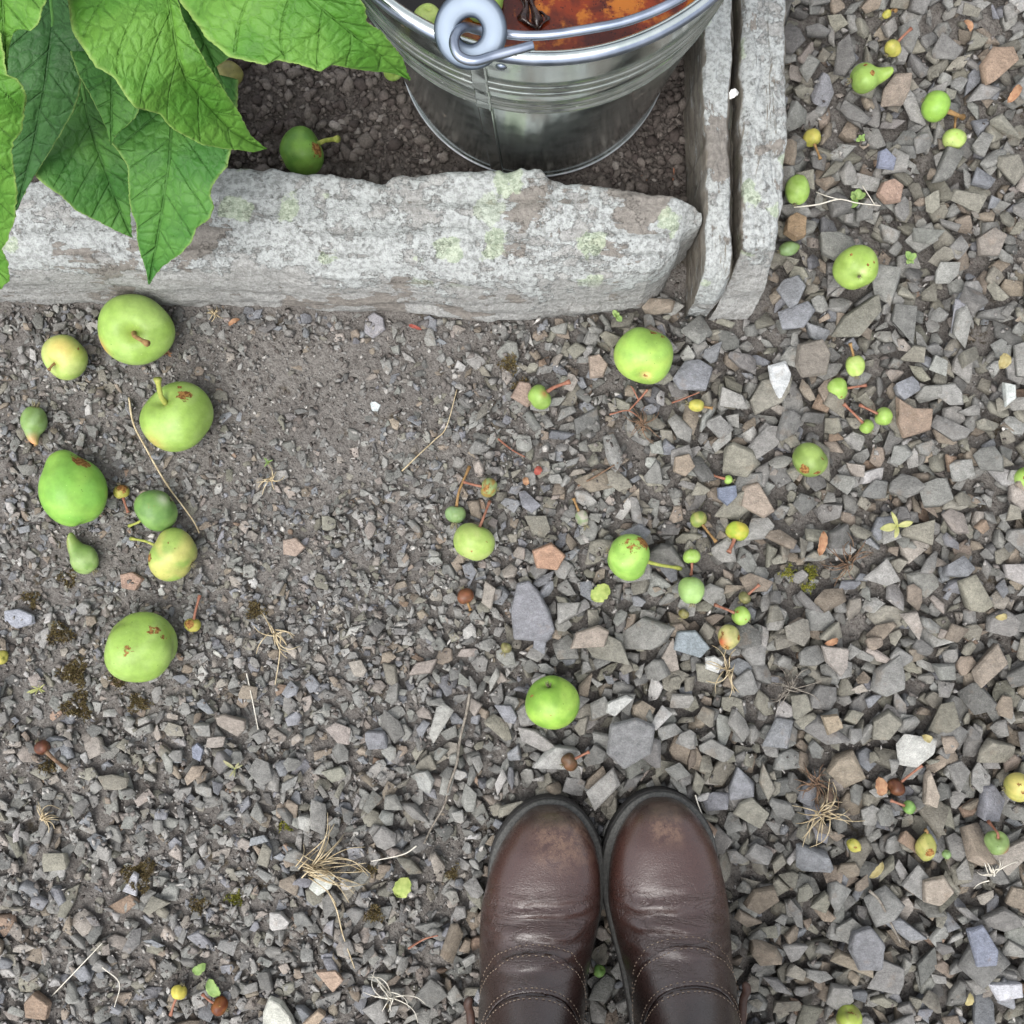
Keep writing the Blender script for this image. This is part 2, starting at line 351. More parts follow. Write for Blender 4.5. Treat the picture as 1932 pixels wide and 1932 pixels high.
def bare(qx, qy):
    e = ((qx - 600) / 330) ** 2 + ((qy - 720) / 150) ** 2
    b = 1.15 * np.exp(-e * .8) + .8 * np.exp(-(((qx - 150) / 200) ** 2 + ((qy - 1060) / 60) ** 2)) + .9 * np.exp(-(((qx - 200) / 260) ** 2 + ((qy - 1280) / 60) ** 2))
    for cx, cy, r in ((1545, 215, 55), (1600, 1180, 45), (1500, 990, 45), (1180, 820, 60), (1440, 1340, 60), (1560, 1760, 40), (1180, 700, 40), (1640, 1120, 40)):
        b = b + .75 * np.exp(-(((qx - cx) / r) ** 2 + ((qy - cy) / r) ** 2))
    return np.clip(b + (vnoise(qx, qy, 1 / 110, 21, 2) - .5) * 1.0 * sst(1150, 700, qx), 0, 1)
def lsize(qx, qy): return .0080 + .0104 * sst(620, 1420, qx + 60 * np.sin(qy / 170)) + .0042 * sst(1150, 1480, qy) * sst(1350, 900, qx) + .0010 * sst(1100, 1500, qy)
def on_path(qx, qy, m=0.0): return ~(((qy < interp(SLAB_FRONT, np.minimum(qx, 1322)) + 4 + m) & (qx < 1300 + m)) | ((qy < 598 + m * .4) & (qx < 1436 + m) & (qx > 1290 - m)))
def scatter_pass(N, fs, lo, hi, covf, lim, flat, rng, sink=0.0):
    out = []; cov = np.zeros((GN, GN), bool)
    x = rng.uniform(-.62, .62, N); y = rng.uniform(-.62, .62, N); qx, qy = q_of(x, y)
    sz = lsize(qx, qy) * fs; k = np.exp(rng.normal(0, .27, N)); d = 1.08 * sz * np.clip(k, lo, hi); b = bare(qx, qy)
    pr = covf(qx, qy, b) * (lsize(380, 700) * fs / sz) ** 2
    ok = (rng.random(N) < pr) & on_path(qx, qy, d / K * .42)
    for i in np.nonzero(ok)[0]:
        th = d[i] * rng.uniform(*flat); t = drop(x[i], y[i], d[i] / 2, th, cov, lim, sink)
        if t: out.append((x[i], y[i], t[0], d[i] / 2, th, t[1], t[2], qx[i]))
    return out
def bake(name, inst, protos, mat, rng, colf, jit=.21):
    A = np.array(inst, float); Vs = []; Ts = []; Cs = []; o = 0; pid = rng.integers(0, len(protos), len(A)); cols = colf(A, rng)
    for p, (PV, PT) in enumerate(protos):
        a = A[pid == p]; n = len(a)
        if not n: continue
        yaw = rng.uniform(0, 2 * PI, n); asp = rng.uniform(.82, 1.32, n)
        loc = PV[None] * np.stack([a[:, 3] * asp, a[:, 3] / asp, a[:, 4]], 1)[:, None, :]
        c, sn = np.cos(yaw)[:, None], np.sin(yaw)[:, None]
        X = loc[..., 0] * c - loc[..., 1] * sn; Y = loc[..., 0] * sn + loc[..., 1] * c; Z = loc[..., 2]
        ty = np.clip(a[:, 5] + rng.normal(0, jit, n), -.8, .8)[:, None]; tx = np.clip(a[:, 6] + rng.normal(0, jit, n), -.8, .8)[:, None]
        ay, axx = np.arctan(ty), np.arctan(tx)
        X, Z = X * np.cos(ay) - Z * np.sin(ay), X * np.sin(ay) + Z * np.cos(ay)
        Y, Z = Y * np.cos(axx) - Z * np.sin(axx), Y * np.sin(axx) + Z * np.cos(axx)
        V = np.stack([X + a[:, 0:1], Y + a[:, 1:2], Z + a[:, 2:3]], 2).reshape(-1, 3)
        T = (PT[None] + (np.arange(n) * len(PV))[:, None, None]).reshape(-1, 3) + o
        Vs.append(V); Ts.append(T); Cs.append(np.repeat(cols[pid == p], len(PV), 0)); o += len(V)
    me = tri_mesh(name, np.concatenate(Vs), np.concatenate(Ts), np.concatenate(Cs)); return link(name, me, mat, smooth=False)
def stone_cols(A, rng):
    t = sst(700, 1400, A[:, 7]); n = len(A); u = rng.random(n); cl = np.cumsum(PW_L); cr = np.cumsum(PW_R)
    k = np.where(rng.random(n) < t, np.searchsorted(cr, u * cr[-1]), np.searchsorted(cl, u * cl[-1]))
    return np.clip(PA[k] * np.exp(np.clip(rng.normal(0, .14, n), -.4, .22))[:, None] * (1 + rng.normal(0, .01, (n, 3))), 0, .42)
rg = np.random.default_rng(5)
L1 = scatter_pass(90000, .62, .6, 1.5, lambda qx, qy, b: .8 * (1 - .93 * b) * (.52 + .48 * sst(700, 1300, qx)), .5, (.4, .75), rg, .15)
L2 = scatter_pass(60000, 1.0, .6, 1.9, lambda qx, qy, b: .62 * (1 - .97 * b) * (.8 + .2 * sst(600, 1200, qx) + .5 * sst(1000, 1300, qy)), .36, (.2, .42), rg, .12)
L2 += scatter_pass(60000, .85, .6, 1.6, lambda qx, qy, b: .7 * (1 - .97 * b) * (.5 + .5 * sst(700, 1250, qx) + .35 * sst(1000, 1300, qy)), .46, (.2, .44), rg, .2)
L3 = scatter_pass(30000, 1.32, .7, 1.5, lambda qx, qy, b: .85 * (1 - b) * sst(250, 1300, qx) + .12 * (1 - b), .28, (.2, .36), rg, .1)
BOOT_Z = .016
BOOTS = {'left': [(0,.0305,.004),(.003,.0305,.0145),(.008,.0302,.0220),(.016,.0298,.0295),(.030,.0285,.0385),(.050,.0262,.0455),(.080,.0228,.0488),(.11,.0190,.0462),(.14,.0160,.0425),(.18,.0140,.0395),(.22,.013,.037),(.255,.012,.033),(.272,.012,.022),(.278,.012,.010)],
         'right': [(0,.1190,.004),(.003,.1190,.0145),(.008,.1191,.0220),(.016,.1193,.0295),(.030,.1197,.0385),(.050,.1205,.0455),(.080,.1230,.0488),(.11,.1275,.0462),(.14,.1320,.0425),(.18,.1365,.0395),(.22,.139,.037),(.255,.140,.033),(.272,.140,.022),(.278,.140,.010)]}
TOE = {'left': -.2325, 'right': -.2265}
def under_boot(x, y, m=.004):
    for k, st in BOOTS.items():
        d = TOE[k] - y
        if -.006 < d < .285:
            c = np.interp(d, [a for a, _, _ in st], [b for _, b, _ in st]); w = np.interp(d, [a for a, _, _ in st], [e for _, _, e in st])
            if abs(x - c) < w + m: return True
    return False
# ------------------------------------------------------------------ individual stones
def poly_stone(name, label, q, th, col, cat='stone', group='single stones lying on the gravel', rx=None, ry=None, ang=0, n=6, seed=0, tilt=(0, 0), lift=0.0):
    col = tuple(c * (.92 if max(col) > .5 else 1) for c in col)
    rn = random.Random(seed * 7 + int(abs(q[0][0] if isinstance(q[0], tuple) else q[0])))
    if rx is None: pts = [P(a, b) for a, b in q]; c = sum(pts, Vector()) / len(pts)
    else:
        c = P(*q); pts = []
        for i in range(n):
            a = 2 * PI * (i + rn.uniform(-.28, .28)) / n; r = rn.uniform(.85, 1.1); v = Vector((math.cos(a) * rx * r * K, math.sin(a) * ry * r * K, 0))
            v.rotate(Matrix.Rotation(math.radians(ang), 3, 'Z')); pts.append(c + v)
    rad = sum((p - c).length for p in pts) / len(pts); t = drop(c.x, c.y, rad * .85, th, None, 1, .2)
    z0 = (t[0] if t else .01) + lift
    f = 1 - z0 / H; c *= f; pts = [p * f for p in pts]
    bm = bmesh.new(); top = []; mid = []; bot = []; tl = (tilt[0] + rn.uniform(-.12, .12), tilt[1] + rn.uniform(-.12, .12))
    for p in pts:
        d = p - c; k = rn.uniform(.82, .97); zt = th * .45 + d.x * tl[0] + d.y * tl[1]
        top.append(bm.verts.new((c.x + d.x * k, c.y + d.y * k, z0 + zt))); mid.append(bm.verts.new((c.x + d.x, c.y + d.y, z0 + zt - th * rn.uniform(.3, .5))))
        k = rn.uniform(.6, .9); bot.append(bm.verts.new((c.x + d.x * k, c.y + d.y * k, z0 - th * .5)))
    bm.faces.new(top); bm.faces.new(bot[::-1]); m = len(pts)
    for i in range(m):
        j = (i + 1) % m; bm.faces.new((mid[i], mid[j], top[j], top[i])); bm.faces.new((bot[i], bot[j], mid[j], mid[i]))
    bmesh.ops.recalc_face_normals(bm, faces=bm.faces)
    bmesh.ops.bevel(bm, geom=list(bm.edges), offset=rad * .045, segments=1, affect='EDGES', clamp_overlap=True)
    bmesh.ops.triangulate(bm, faces=bm.faces)
    for _ in range(2): bmesh.ops.subdivide_edges(bm, edges=[e_ for e_ in bm.edges if e_.calc_length() > .0022], cuts=1); bmesh.ops.triangulate(bm, faces=bm.faces)
    for v in bm.verts:
        e = rad * .055; a = float(vnoise(v.co.x + v.co.z * .7, v.co.y, 2.2 / rad, 40 + seed, 3)) - .5; v.co += (v.co - Vector((c.x, c.y, z0))).normalized() * a * e * 1.4
    me = bpy.data.meshes.new(name); bm.to_mesh(me); bm.free()
    add_attr(me, 'Col', np.tile(np.array(col), (len(me.vertices), 1))); o = link(name, me, MAT_STONE, smooth=False); tagged(o, label, cat, group)
    o.data.transform(Matrix.Translation((-c.x, -c.y, -z0))); o.location = (c.x, c.y, z0); return o
ST = [
 ([(975, 1098), (998, 1094), (1020, 1118), (1038, 1152), (1048, 1190), (1034, 1212), (968, 1208), (964, 1150)], .013, s(124, 124, 128), 'largest flat blue-grey slate lying on the gravel above the left boot'),
 ([(1446, 690), (1482, 680), (1492, 706), (1486, 740), (1480, 758), (1468, 756), (1452, 720)], .008, s(180, 182, 182), 'wedge-shaped white stone lying among the dark gravel below the slab corner'),
 ([(1004, 1038), (1040, 1022), (1068, 1048), (1052, 1076), (1012, 1072)], .017, s(158, 128, 108), 'orange-brown block of stone right of the yellow-green apple with the red stalk'),
 ([(690, 600), (706, 588), (724, 600), (728, 622), (704, 640), (686, 628)], .008, s(146, 144, 147), 'rounded lilac-grey stone alone on bare soil close under the long slab'),
 ([(1276, 1190), (1312, 1188), (1340, 1222), (1322, 1242), (1270, 1226)], .010, s(132, 140, 144), 'flat blue-green slate left of the half-rotten red apple'),
 ([(1330, 1240), (1348, 1236), (1366, 1248), (1354, 1270), (1330, 1262)], .008, s(196, 196, 192), 'small white quartz stone below the half-rotten red apple'),
 ([(698, 760), (708, 756), (719, 764), (714, 777), (702, 776)], .005, s(205, 212, 212), 'tiny white chip at the edge of the bare soil left of centre'),
 ([(1504, 648), (1550, 640), (1566, 668), (1560, 708), (1512, 714), (1498, 690)], .014, s(120, 114, 106), 'broad speckled grey-brown stone right of the white wedge stone'),
 ([(1400, 916), (1430, 908), (1462, 965), (1440, 980), (1396, 954)], .013, s(146, 134, 122), 'long pale brown stone above the bright yellow crab apple'),
 ([(1352, 920), (1388, 914), (1390, 936), (1372, 956), (1354, 940)], .009, s(108, 114, 128), 'small dark blue slate under the tiny apple with a purple stalk'),
 ([(1662, 345), (1684, 338), (1704, 352), (1698, 382), (1668, 386), (1650, 368)], .015, s(150, 128, 114), 'pinkish brown block at the right end of the white root thread'),
 ([(1656, 286), (1670, 280), (1690, 300), (1686, 322), (1652, 318)], .008, s(122, 126, 140), 'blue-grey slate chip right of the small yellow crab apple by the slab'),
 ([(1484, 412), (1500, 402), (1520, 412), (1518, 448), (1500, 456), (1478, 440)], .015, s(140, 120, 96), 'rusty brown stone beside the right slab edge under the egg-shaped apple'),
 ([(1688, 748), (1720, 770), (1756, 772), (1756, 812), (1702, 828), (1690, 800)], .014, s(136, 120, 106), 'brown stone right of the pair of tiny apples with pink stalks'),
 ([(1546, 1216), (1600, 1222), (1600, 1258), (1586, 1278), (1556, 1248)], .012, s(142, 136, 130), 'two-toned grey and tan stone below the curled orange leaf scrap'),
 ([(1086, 1192), (1130, 1178), (1150, 1190), (1140, 1220), (1074, 1224)], .012, s(144, 134, 124), 'tan slab-like stone right of the largest blue-grey slate'),
 ([(1150, 1364), (1200, 1352), (1238, 1368), (1228, 1420), (1176, 1452), (1142, 1420)], .014, s(122, 122, 122), 'wide pitted grey stone between the lone apple and the right boot toe'),
 ([(1145, 1325), (1182, 1310), (1196, 1318), (1160, 1352), (1142, 1344)], .008, s(172, 172, 168), 'pale elongated pebble right of the lone apple above the boots'),
 ([(1822, 1752), (1852, 1742), (1882, 1790), (1880, 1822), (1840, 1824)], .010, s(118, 122, 134), 'dark blue slate among brown stones in the lower right corner'),
 ([(1606, 1755), (1640, 1745), (1670, 1780), (1664, 1830), (1618, 1830), (1598, 1790)], .015, s(124, 124, 126), 'large smooth blue-grey stone in the gravel right of the right boot'),
 ([(1860, 1852), (1925, 1852), (1930, 1880), (1880, 1888)], .010, s(176, 176, 180), 'pale lilac wedge stone at the bottom right corner'),
 ([(496, 1908), (510, 1877), (530, 1886), (552, 1915), (570, 1960), (495, 1960)], .013, s(184, 184, 174), 'pale cream stone cut off by the bottom edge left of the boots'),
 ([(570, 1930), (602, 1902), (616, 1912), (590, 1945)], .010, s(158, 142, 124), 'tan finger of stone right of the pale cream stone at the bottom edge'),
 ([(10, 1152), (38, 1148), (66, 1160), (68, 1176), (34, 1186), (10, 1172)], .009, s(146, 148, 156), 'pale blue-grey slate at the left edge above the moss'),
 ([(229, 1083), (252, 1078), (274, 1092), (258, 1114), (232, 1110)], .010, s(154, 130, 116), 'reddish brown stone above the largest blotched apple'),
 ([(534, 1018), (560, 1014), (578, 1032), (560, 1050), (536, 1046)], .010, s(152, 136, 124), 'tan stone alone in the fine gravel left of the grey-green crab apple'),
 ([(406, 1350), (424, 1345), (466, 1358), (465, 1376), (450, 1390), (410, 1368)], .011, s(136, 128, 120), 'brown-grey stone left of the withered weed'),
 ([(582, 1676), (600, 1642), (634, 1650), (626, 1674), (600, 1690)], .007, s(188, 190, 182), 'whitish flat stone pinned under the large dry grass tuft'),
 ([(596, 1830), (634, 1828), (650, 1846), (630, 1872), (612, 1852)], .010, s(158, 138, 122), 'tan triangular stone in the lower left gravel beside the boots'),
 ([(48, 1888), (66, 1870), (98, 1892), (92, 1922), (52, 1916)], .012, s(140, 122, 106), 'rough brown stone in the bottom left corner'),
 ([(362, 1408), (373, 1400), (386, 1412), (380, 1436), (364, 1430)], .008, s(126, 130, 142), 'blue slate chip left of the brown-grey stone near the withered weed'),
 ([(232, 1680), (254, 1642), (262, 1650), (260, 1690)], .008, s(162, 162, 166), 'pale triangular chip left of the brown moss patch'),
 ([(980, 718), (1000, 722), (1014, 752), (996, 770), (962, 750)], .012, s(148, 130, 118), 'tan stone touching the small apple with an orange stalk'),
 ([(1110, 672), (1130, 668), (1148, 688), (1138, 712), (1112, 716)], .013, s(146, 132, 120), 'beige rounded stone left of the large ribbed apple'),
 ([(1744, 1460), (1752, 1450), (1770, 1500), (1766, 1524), (1742, 1518)], .012, s(150, 140, 128), 'pale tan stone left of the yellow apple at the right edge'),
 ([(1688, 96), (1700, 90), (1712, 104), (1706, 122), (1690, 120)], .010, s(128, 126, 122), 'grey chip below the yellow crab apple with the pink stalk'),
 ([(1272, 862), (1300, 855), (1312, 880), (1292, 900), (1268, 890)], .012, s(140, 128, 114), 'brown chip above the pair of linked tiny apples'),
 ([(1890, 720), (1912, 726), (1914, 752), (1896, 770)], .010, s(178, 182, 178), 'pale green-grey stone by the right edge below the yellow curled scrap'),
 ([(1740, 1660), (1780, 1650), (1800, 1680), (1770, 1708), (1738, 1700)], .013, s(152, 142, 130), 'tan stone between the brown-eyed apple and the red-cheeked apple'),
 ([(1548, 1350), (1580, 1346), (1590, 1372), (1560, 1388)], .012, s(146, 134, 116), 'ochre stone in the gravel above the dry grass by the right boot'),
]
for i, (poly, th, col, lab) in enumerate(ST): poly_stone('stone', lab, poly, th, col, seed=i)
ok = lambda a: not (under_boot(a[0], a[1], .006 + a[3] * .6) and a[2] + a[4] * .5 > BOOT_Z + .001)
COARSE = [a for a in L2 + L3 if ok(a)]; FINE = [a for a in L1 if ok(a)]
o = bake('coarse_gravel', COARSE, PROTO, MAT_STONE, rg, stone_cols); tagged(o, 'angular grey and brown slate chippings covering the path', kind='stuff')
o = bake('fine_gravel', FINE, PROTO, MAT_STONE, rg, stone_cols, .2); tagged(o, 'smaller grey chips filling the gaps of the path', kind='stuff')
# grit: crumbs of stone and earth
N = 62000; x = rg.uniform(-.6, .6, N); y = rg.uniform(-.6, .6, N); qx, qy = q_of(x, y)
keep = on_path(qx, qy, 4) & (rg.random(N) < (.35 + .65 * sst(1300, 900, qx)) * (.75 + .25 * bare(qx, qy))); x, y, qx = x[keep], y[keep], qx[keep]
jj = np.clip(((x - G0) / GR).astype(int), 0, GN - 1); iy = np.clip(((y - G0) / GR).astype(int), 0, GN - 1); z = np.maximum(hm[iy, jj], (vnoise(x, y, 9, 1, 3) - .5) * .010 + .0015 * sst(1250, 850, qx))
d = np.exp(rg.normal(math.log(.0019), .42, len(x))); d = np.clip(d, .0009, .0055); keep = z < .012 + .004 * (qx > 1100)
A = np.stack([x, y, z, d, d * .8, x * 0, y * 0, qx], 1)[keep]
def grit_cols(A, rng):
    n = len(A); c = np.array([s(110, 105, 101), s(124, 122, 119), s(138, 135, 131), s(90, 84, 80), s(164, 161, 156)]); return c[rng.choice(5, n, p=[.3, .33, .16, .16, .05])] * np.exp(rng.normal(0, .15, n))[:, None]
o = bake('grit', [a for a in A if not (under_boot(a[0], a[1]) and a[2] > BOOT_Z)], GRIT, MAT_GRIT, rg, grit_cols, .4); tagged(o, 'loose grit and crumbs of earth between the stones', kind='stuff')
# bed crumbs
BKX, BKY, = .0183, .394
N = 15000; x = rg.uniform(-.55, P(1290, 0).x, N); y = rg.uniform(P(0, 395).y, .62, N)
d = np.clip(np.exp(rg.normal(math.log(.0026), .48, N)), .0012, .009); qx, qy = q_of(x, y)
k = ((x - BKX) ** 2 + (y - BKY + .0105) ** 2 > (.110 + d) ** 2); x, y, d, qx = x[k], y[k], d[k], qx[k]
A = np.stack([x, y, bedz(x, y) + d * .35, d, d * .8, x * 0, x * 0, qx], 1)
def bed_cols(A, rng):
    n = len(A); c = np.array([s(90, 83, 79), s(104, 97, 92), s(74, 67, 64), s(126, 120, 115)]); return c[rng.choice(4, n, p=[.4, .33, .22, .05])] * np.exp(rng.normal(0, .12, n))[:, None]
o = bake('soil_crumbs', list(A), CLOD, MAT_GRIT, rg, bed_cols, .5); tagged(o, 'dark crumbly earth covering the flower bed', kind='stuff')
# ------------------------------------------------------------------ edging slabs
def slab_long():
    n = 620; qs = np.r_[np.linspace(-420, 1290, n - 40), 1290 + 32 * np.sin(np.linspace(0.03, 1, 40) * PI / 2)]
    prof = [(0, -.035), (0, .05), (.002, .082), (.010, .091), (.04, .093), (.3, .0925), (.55, .0895), (.72, .083), (.83, .072), (.915, .052), (.97, .030), (1.0, .006), (1.0, -.035)]
    pr = resample([(a * .1, b) for a, b in prof], 96); pr[:, 0] *= 10; m = len(pr)
    V = np.zeros((n, m, 3))
    for i, q in enumerate(qs):
        yb = -(interp(SLAB_BACK, q) - 966) * K * (1 - .09 / H); yf = -(interp(SLAB_FRONT, q) - 966) * K * (1 - .078 * float(sst(1150, 1290, q)) / H)
        yb += (vnoise(q, 0, 1 / 22, 50, 3) - .5) * .006; yf += (vnoise(q, 3, 1 / 60, 51, 4) - .5) * .005
        e = 1 - .18 * sst(1260, 1322, q); x = (q - 966) * K * (1 - .075 / H)
        f = pr[:, 0]; z = np.where(pr[:, 1] > 0, pr[:, 1] * e + (1 - e) * .03 * (pr[:, 1] > .02), pr[:, 1])
        V[i, :, 0] = x; V[i, :, 1] = yb + (yf - yb) * f; V[i, :, 2] = z
    X, Y, Z = V[..., 0], V[..., 1], V[..., 2]
    up = sst(.02, .07, Z); w = vnoise(X, Y * 3.2, 16, 52, 4) - .5; st = vnoise(X * .8 + Z * 3, Y * 9 + Z * 9, 14, 53, 3)
    step = np.floor(st * 7) / 7 + sst(.55, 1, (st * 7) % 1) / 7
    Z += up * (w * .010 + (step - .5) * .010); Y += (1 - up) * ((step - .5) * .011 + w * .006) * (pr[:, 0] > .5)
    qX = qs[:, None] + 0 * X; fl = (sst(735, 760, qX) * sst(1045, 1025, qX)) * (pr[None, :, 0] < .13) * (pr[None, :, 0] > .0)
    Z += fl * .006 * sst(.13, .10, pr[None, :, 0])
    Z += (vnoise(X, Y, 260, 54, 2) - .5) * .0012 * up
    F = grid_faces(n, m); F.append(tuple(range(m))); F.append(tuple((n - 1) * m + k for k in range(m))[::-1])
    cx = float(X.mean()); cy = float(Y.mean()); Vv = V.reshape(-1, 3) - [cx, cy, 0]
    o = link('stone_slab', mesh('stone_slab', Vv, F), slab_mat('lichen_slate', .56, .72)); o.location = (cx, cy, 0); return o
o = slab_long(); tagged(o, 'long lichen-covered slate slab edging the flower bed below the plant and bucket', 'edging stone', 'stone slabs edging the flower bed')
def slab_side(xl, xr, side, zt, label, mat, endq, seed, drop_side):
    n = 420; m = 84; yend = -(600 - 966) * K; ys = np.r_[np.linspace(.75, yend + .045, n - 90), np.linspace(yend + .0445, yend, 90)]
    V = np.zeros((n, m, 3)); f = np.linspace(0, 1, m)
    for i, y in enumerate(ys):
        k = K * (1 - zt / H); q = 966 - y / k; XL = (interp(xl, q) - 966) * k; XR = (interp(xr, q) - 966) * k
        XL += (vnoise(y, 0 if side == 'a' else 5, 60, 60, 3) - .5) * .004; XR += (vnoise(y, 5 if side == 'a' else 9, 60, 60, 3) - .5) * .004
        u = np.clip((y - yend) / endq, 0, 1); e = min(1.0, u * 1.05 + .02) if side == 'b' else (1 - (1 - u) ** 2.2) ** .8
        wL = .12; s_ = f
        x = np.where(s_ < wL, XL, np.where(s_ > 1 - wL, XR, XL + (XR - XL) * (s_ - wL) / (1 - 2 * wL)))
        t = (s_ - wL) / (1 - 2 * wL); z = np.where(s_ < wL, -.03 + (zt + .03) * s_ / wL, np.where(s_ > 1 - wL, -.03 + (zt + .03) * (1 - s_) / wL, zt))
        ed = .004 * (np.exp(-np.clip(t, 0, 1) / .05) + np.exp(-(1 - np.clip(t, 0, 1)) / .05)); z = z - np.where((t > -.01) & (t < 1.01), ed, 0)
        if drop_side:
            dd = sst(drop_side(q), 1, t); z = z - np.where(t >= 0, dd * .03, 0) * (s_ <= 1 - wL)
            z = np.where(s_ > 1 - wL, np.minimum(z, zt - .03), z)
        z = np.where(z > 0, z * e, z)
        V[i, :, 0] = x; V[i, :, 1] = y; V[i, :, 2] = z
    X, Y, Z = V[..., 0], V[..., 1], V[..., 2]; up = sst(.03, .07, Z)
    w = vnoise(X * 3, Y, 20, seed + 2, 4) - .5; st = vnoise(X * 3.2, Y * 1.0, 18, seed + 3, 4); step = np.floor(st * 6) / 6 + sst(.6, 1, (st * 6) % 1) / 6
    Z += up * (w * .008 + (step - .5) * .010) + (vnoise(X, Y, 240, seed + 4, 2) - .5) * .0012 * up
    X += (1 - up) * (vnoise(Z * 1.5, Y, 30, seed + 5, 3) - .5) * .003; Y += (vnoise(X, Z, 50, seed + 6, 3) - .5) * .010 * sst(yend + .06, yend, Y)
    F = grid_faces(n, m); F.append(tuple(range(m))); F.append(tuple((n - 1) * m + k for k in range(m))[::-1]); F = [f_[::-1] for f_ in F]
    cx = float(X.mean()); cy = float(Y.mean()); o = link('stone_slab', mesh('stone_slab', V.reshape(-1, 3) - [cx, cy, 0], F), mat); o.location = (cx, cy, 0)
    tagged(o, label, 'edging stone', 'stone slabs edging the flower bed'); return o
slab_side([(-900, 1318), (0, 1322), (58, 1327), (152, 1327), (237, 1332), (305, 1334), (400, 1334), (474, 1336), (530, 1330), (640, 1322)], [(-900, 1395), (505, 1397), (540, 1386), (600, 1352), (640, 1340)], 'a', .098,
          'white-crusted narrow slate slab standing nearest the bucket', slab_mat('white_lichen_slate', 1.0, .6, (3.5, 1, 2), 3.7, 1), .035, 60,
          lambda q: .62 + .3 * (float(vnoise(q, 0, 1 / 70, 66, 2)) - .3))
slab_side([(-900, 1398), (505, 1400), (540, 1389), (600, 1355), (640, 1343)], [(-900, 1484), (0, 1483), (169, 1485), (305, 1483), (390, 1480), (417, 1470), (457, 1467), (515, 1472), (542, 1468), (575, 1452), (640, 1436)], 'b', .096,
          'broad grey-green slate slab standing outermost beside the gravel path', slab_mat('grey_lichen_slate', .6, .35, (3.0, 1, 2), 9.1, 1), .040, 75, None)
# ------------------------------------------------------------------ bucket
def steel(name, lo, hi, c1, c2, dirt=True):
    m = M(name, .3, .5, 1.0); n = m.noise(60, 5, .6); m.rough(m.ramp(n, .3, .7, lo, hi)); sp = m.vor(220, out='Color')
    c = m.mix(m.ramp(n, .3, .7), c1, c2)
    if dirt:
        d = m.ramp(m.noise(520, 4, .8), .635, .69); c = m.mix(m.math('MULTIPLY', d, .6), c, s(190, 190, 180))
        r = m.math('MULTIPLY', m.ramp(m.noise(26, 5, .7), .66, .70), m.ramp(m.noise(200, 4, .7), .45, .6)); c = m.mix(m.math('MULTIPLY', r, .8), c, s(150, 118, 84))
        dd = m.math('MAXIMUM', d, r); mt = m.ramp(dd, 0, 1, .95, .2); m.l(mt, m.b.inputs['Metallic'])
    m.col(c); m.bump(m.noise(9, 2), .004, .25); return m.m
bk = empty('bucket', (BKX, BKY - .0105, .0), 'galvanised metal bucket of amber liquid standing in the flower bed corner', 'bucket')
def wall_r(z): return .1070 + (.1405 - .1070) * z / .315
prof = [(0, .010), (.102, .010), (.1055, .012), (.1055, .001), (.1072, 0), (.1085, .004), (.1086, .010)]
zz = .012; prof += [(wall_r(.012) + .0022, .0125), (wall_r(.015) + .0022, .0150), (wall_r(.017), .0175)]
for z in np.arange(.022, .312, .0012):
    b = 0.0
    for c in (.208, .2215, .247, .259): b += .0026 * math.exp(-((z - c) / .0021) ** 2)
    b += .0010 * math.exp(-((z - .234) / .010) ** 2)
    prof.append((wall_r(z) + b, z))
for a in np.linspace(-80, 230, 14): prof.append((.1405 + .001 + .0042 * math.cos(math.radians(a)), .3165 + .0042 * math.sin(math.radians(a))))
prof += [(wall_r(.300) - .001, .300), (wall_r(.02) - .001, .02), (0, .0195)]
MS = steel('galvanised_steel', .11, .20, s(178, 188, 184), s(204, 211, 208)); MSE = steel('ear_steel', .42, .55, s(96, 106, 118), s(116, 126, 138), False); MSR = steel('rim_steel', .30, .42, s(134, 144, 160), s(158, 166, 180), False)
V, F = lathe_geo(prof, 160, BKX, BKY); o = link('body', mesh('body', V, F), MS, bk)
V, F = lathe_geo([(.1417 + .0041 * math.cos(a), .3165 + .0041 * math.sin(a)) for a in np.linspace(0, 2 * PI, 18)], 160, BKX, BKY); link('rim', mesh('rim', V, F), MSR, bk)
V, F = lathe_geo([(.1096 + .0012 * math.cos(a), .0150 + .0012 * math.sin(a)) for a in np.linspace(0, 2 * PI, 12)] , 160, BKX, BKY); MBR = simple_mat('zinc_edge', s(170, 176, 182), s(196, 200, 204), 200, .35, .5, .5); link('base_ring', mesh('base_ring', V, F), MBR, bk)
# seam strip
V = []; zs = np.linspace(.02, .312, 60); th0 = -PI / 2 - math.radians(16.2)
for z in zs:
    r = wall_r(z) + sum(.0024 * math.exp(-((z - c) / .0026) ** 2) for c in (.208, .2215, .247, .259)) * .8
    for da, dr in ((-.0050, .0002), (-.0048, .0019), (-.0040, .0020), (.0040, .0020), (.0048, .0028), (.0052, .0003)):
        a = th0 + da / r; V.append((BKX + (r + dr) * math.cos(a), BKY + (r + dr) * math.sin(a), z))
link('seam', mesh('seam', V, grid_faces(60, 6)), MS, bk)
SHEAR = Matrix(((1, 0, 0, 0), (0, 1, .0105 / .315, -.0105), (0, 0, 1, 0), (0, 0, 0, 1)))
for ch in bk.children: ch.data.transform(SHEAR)
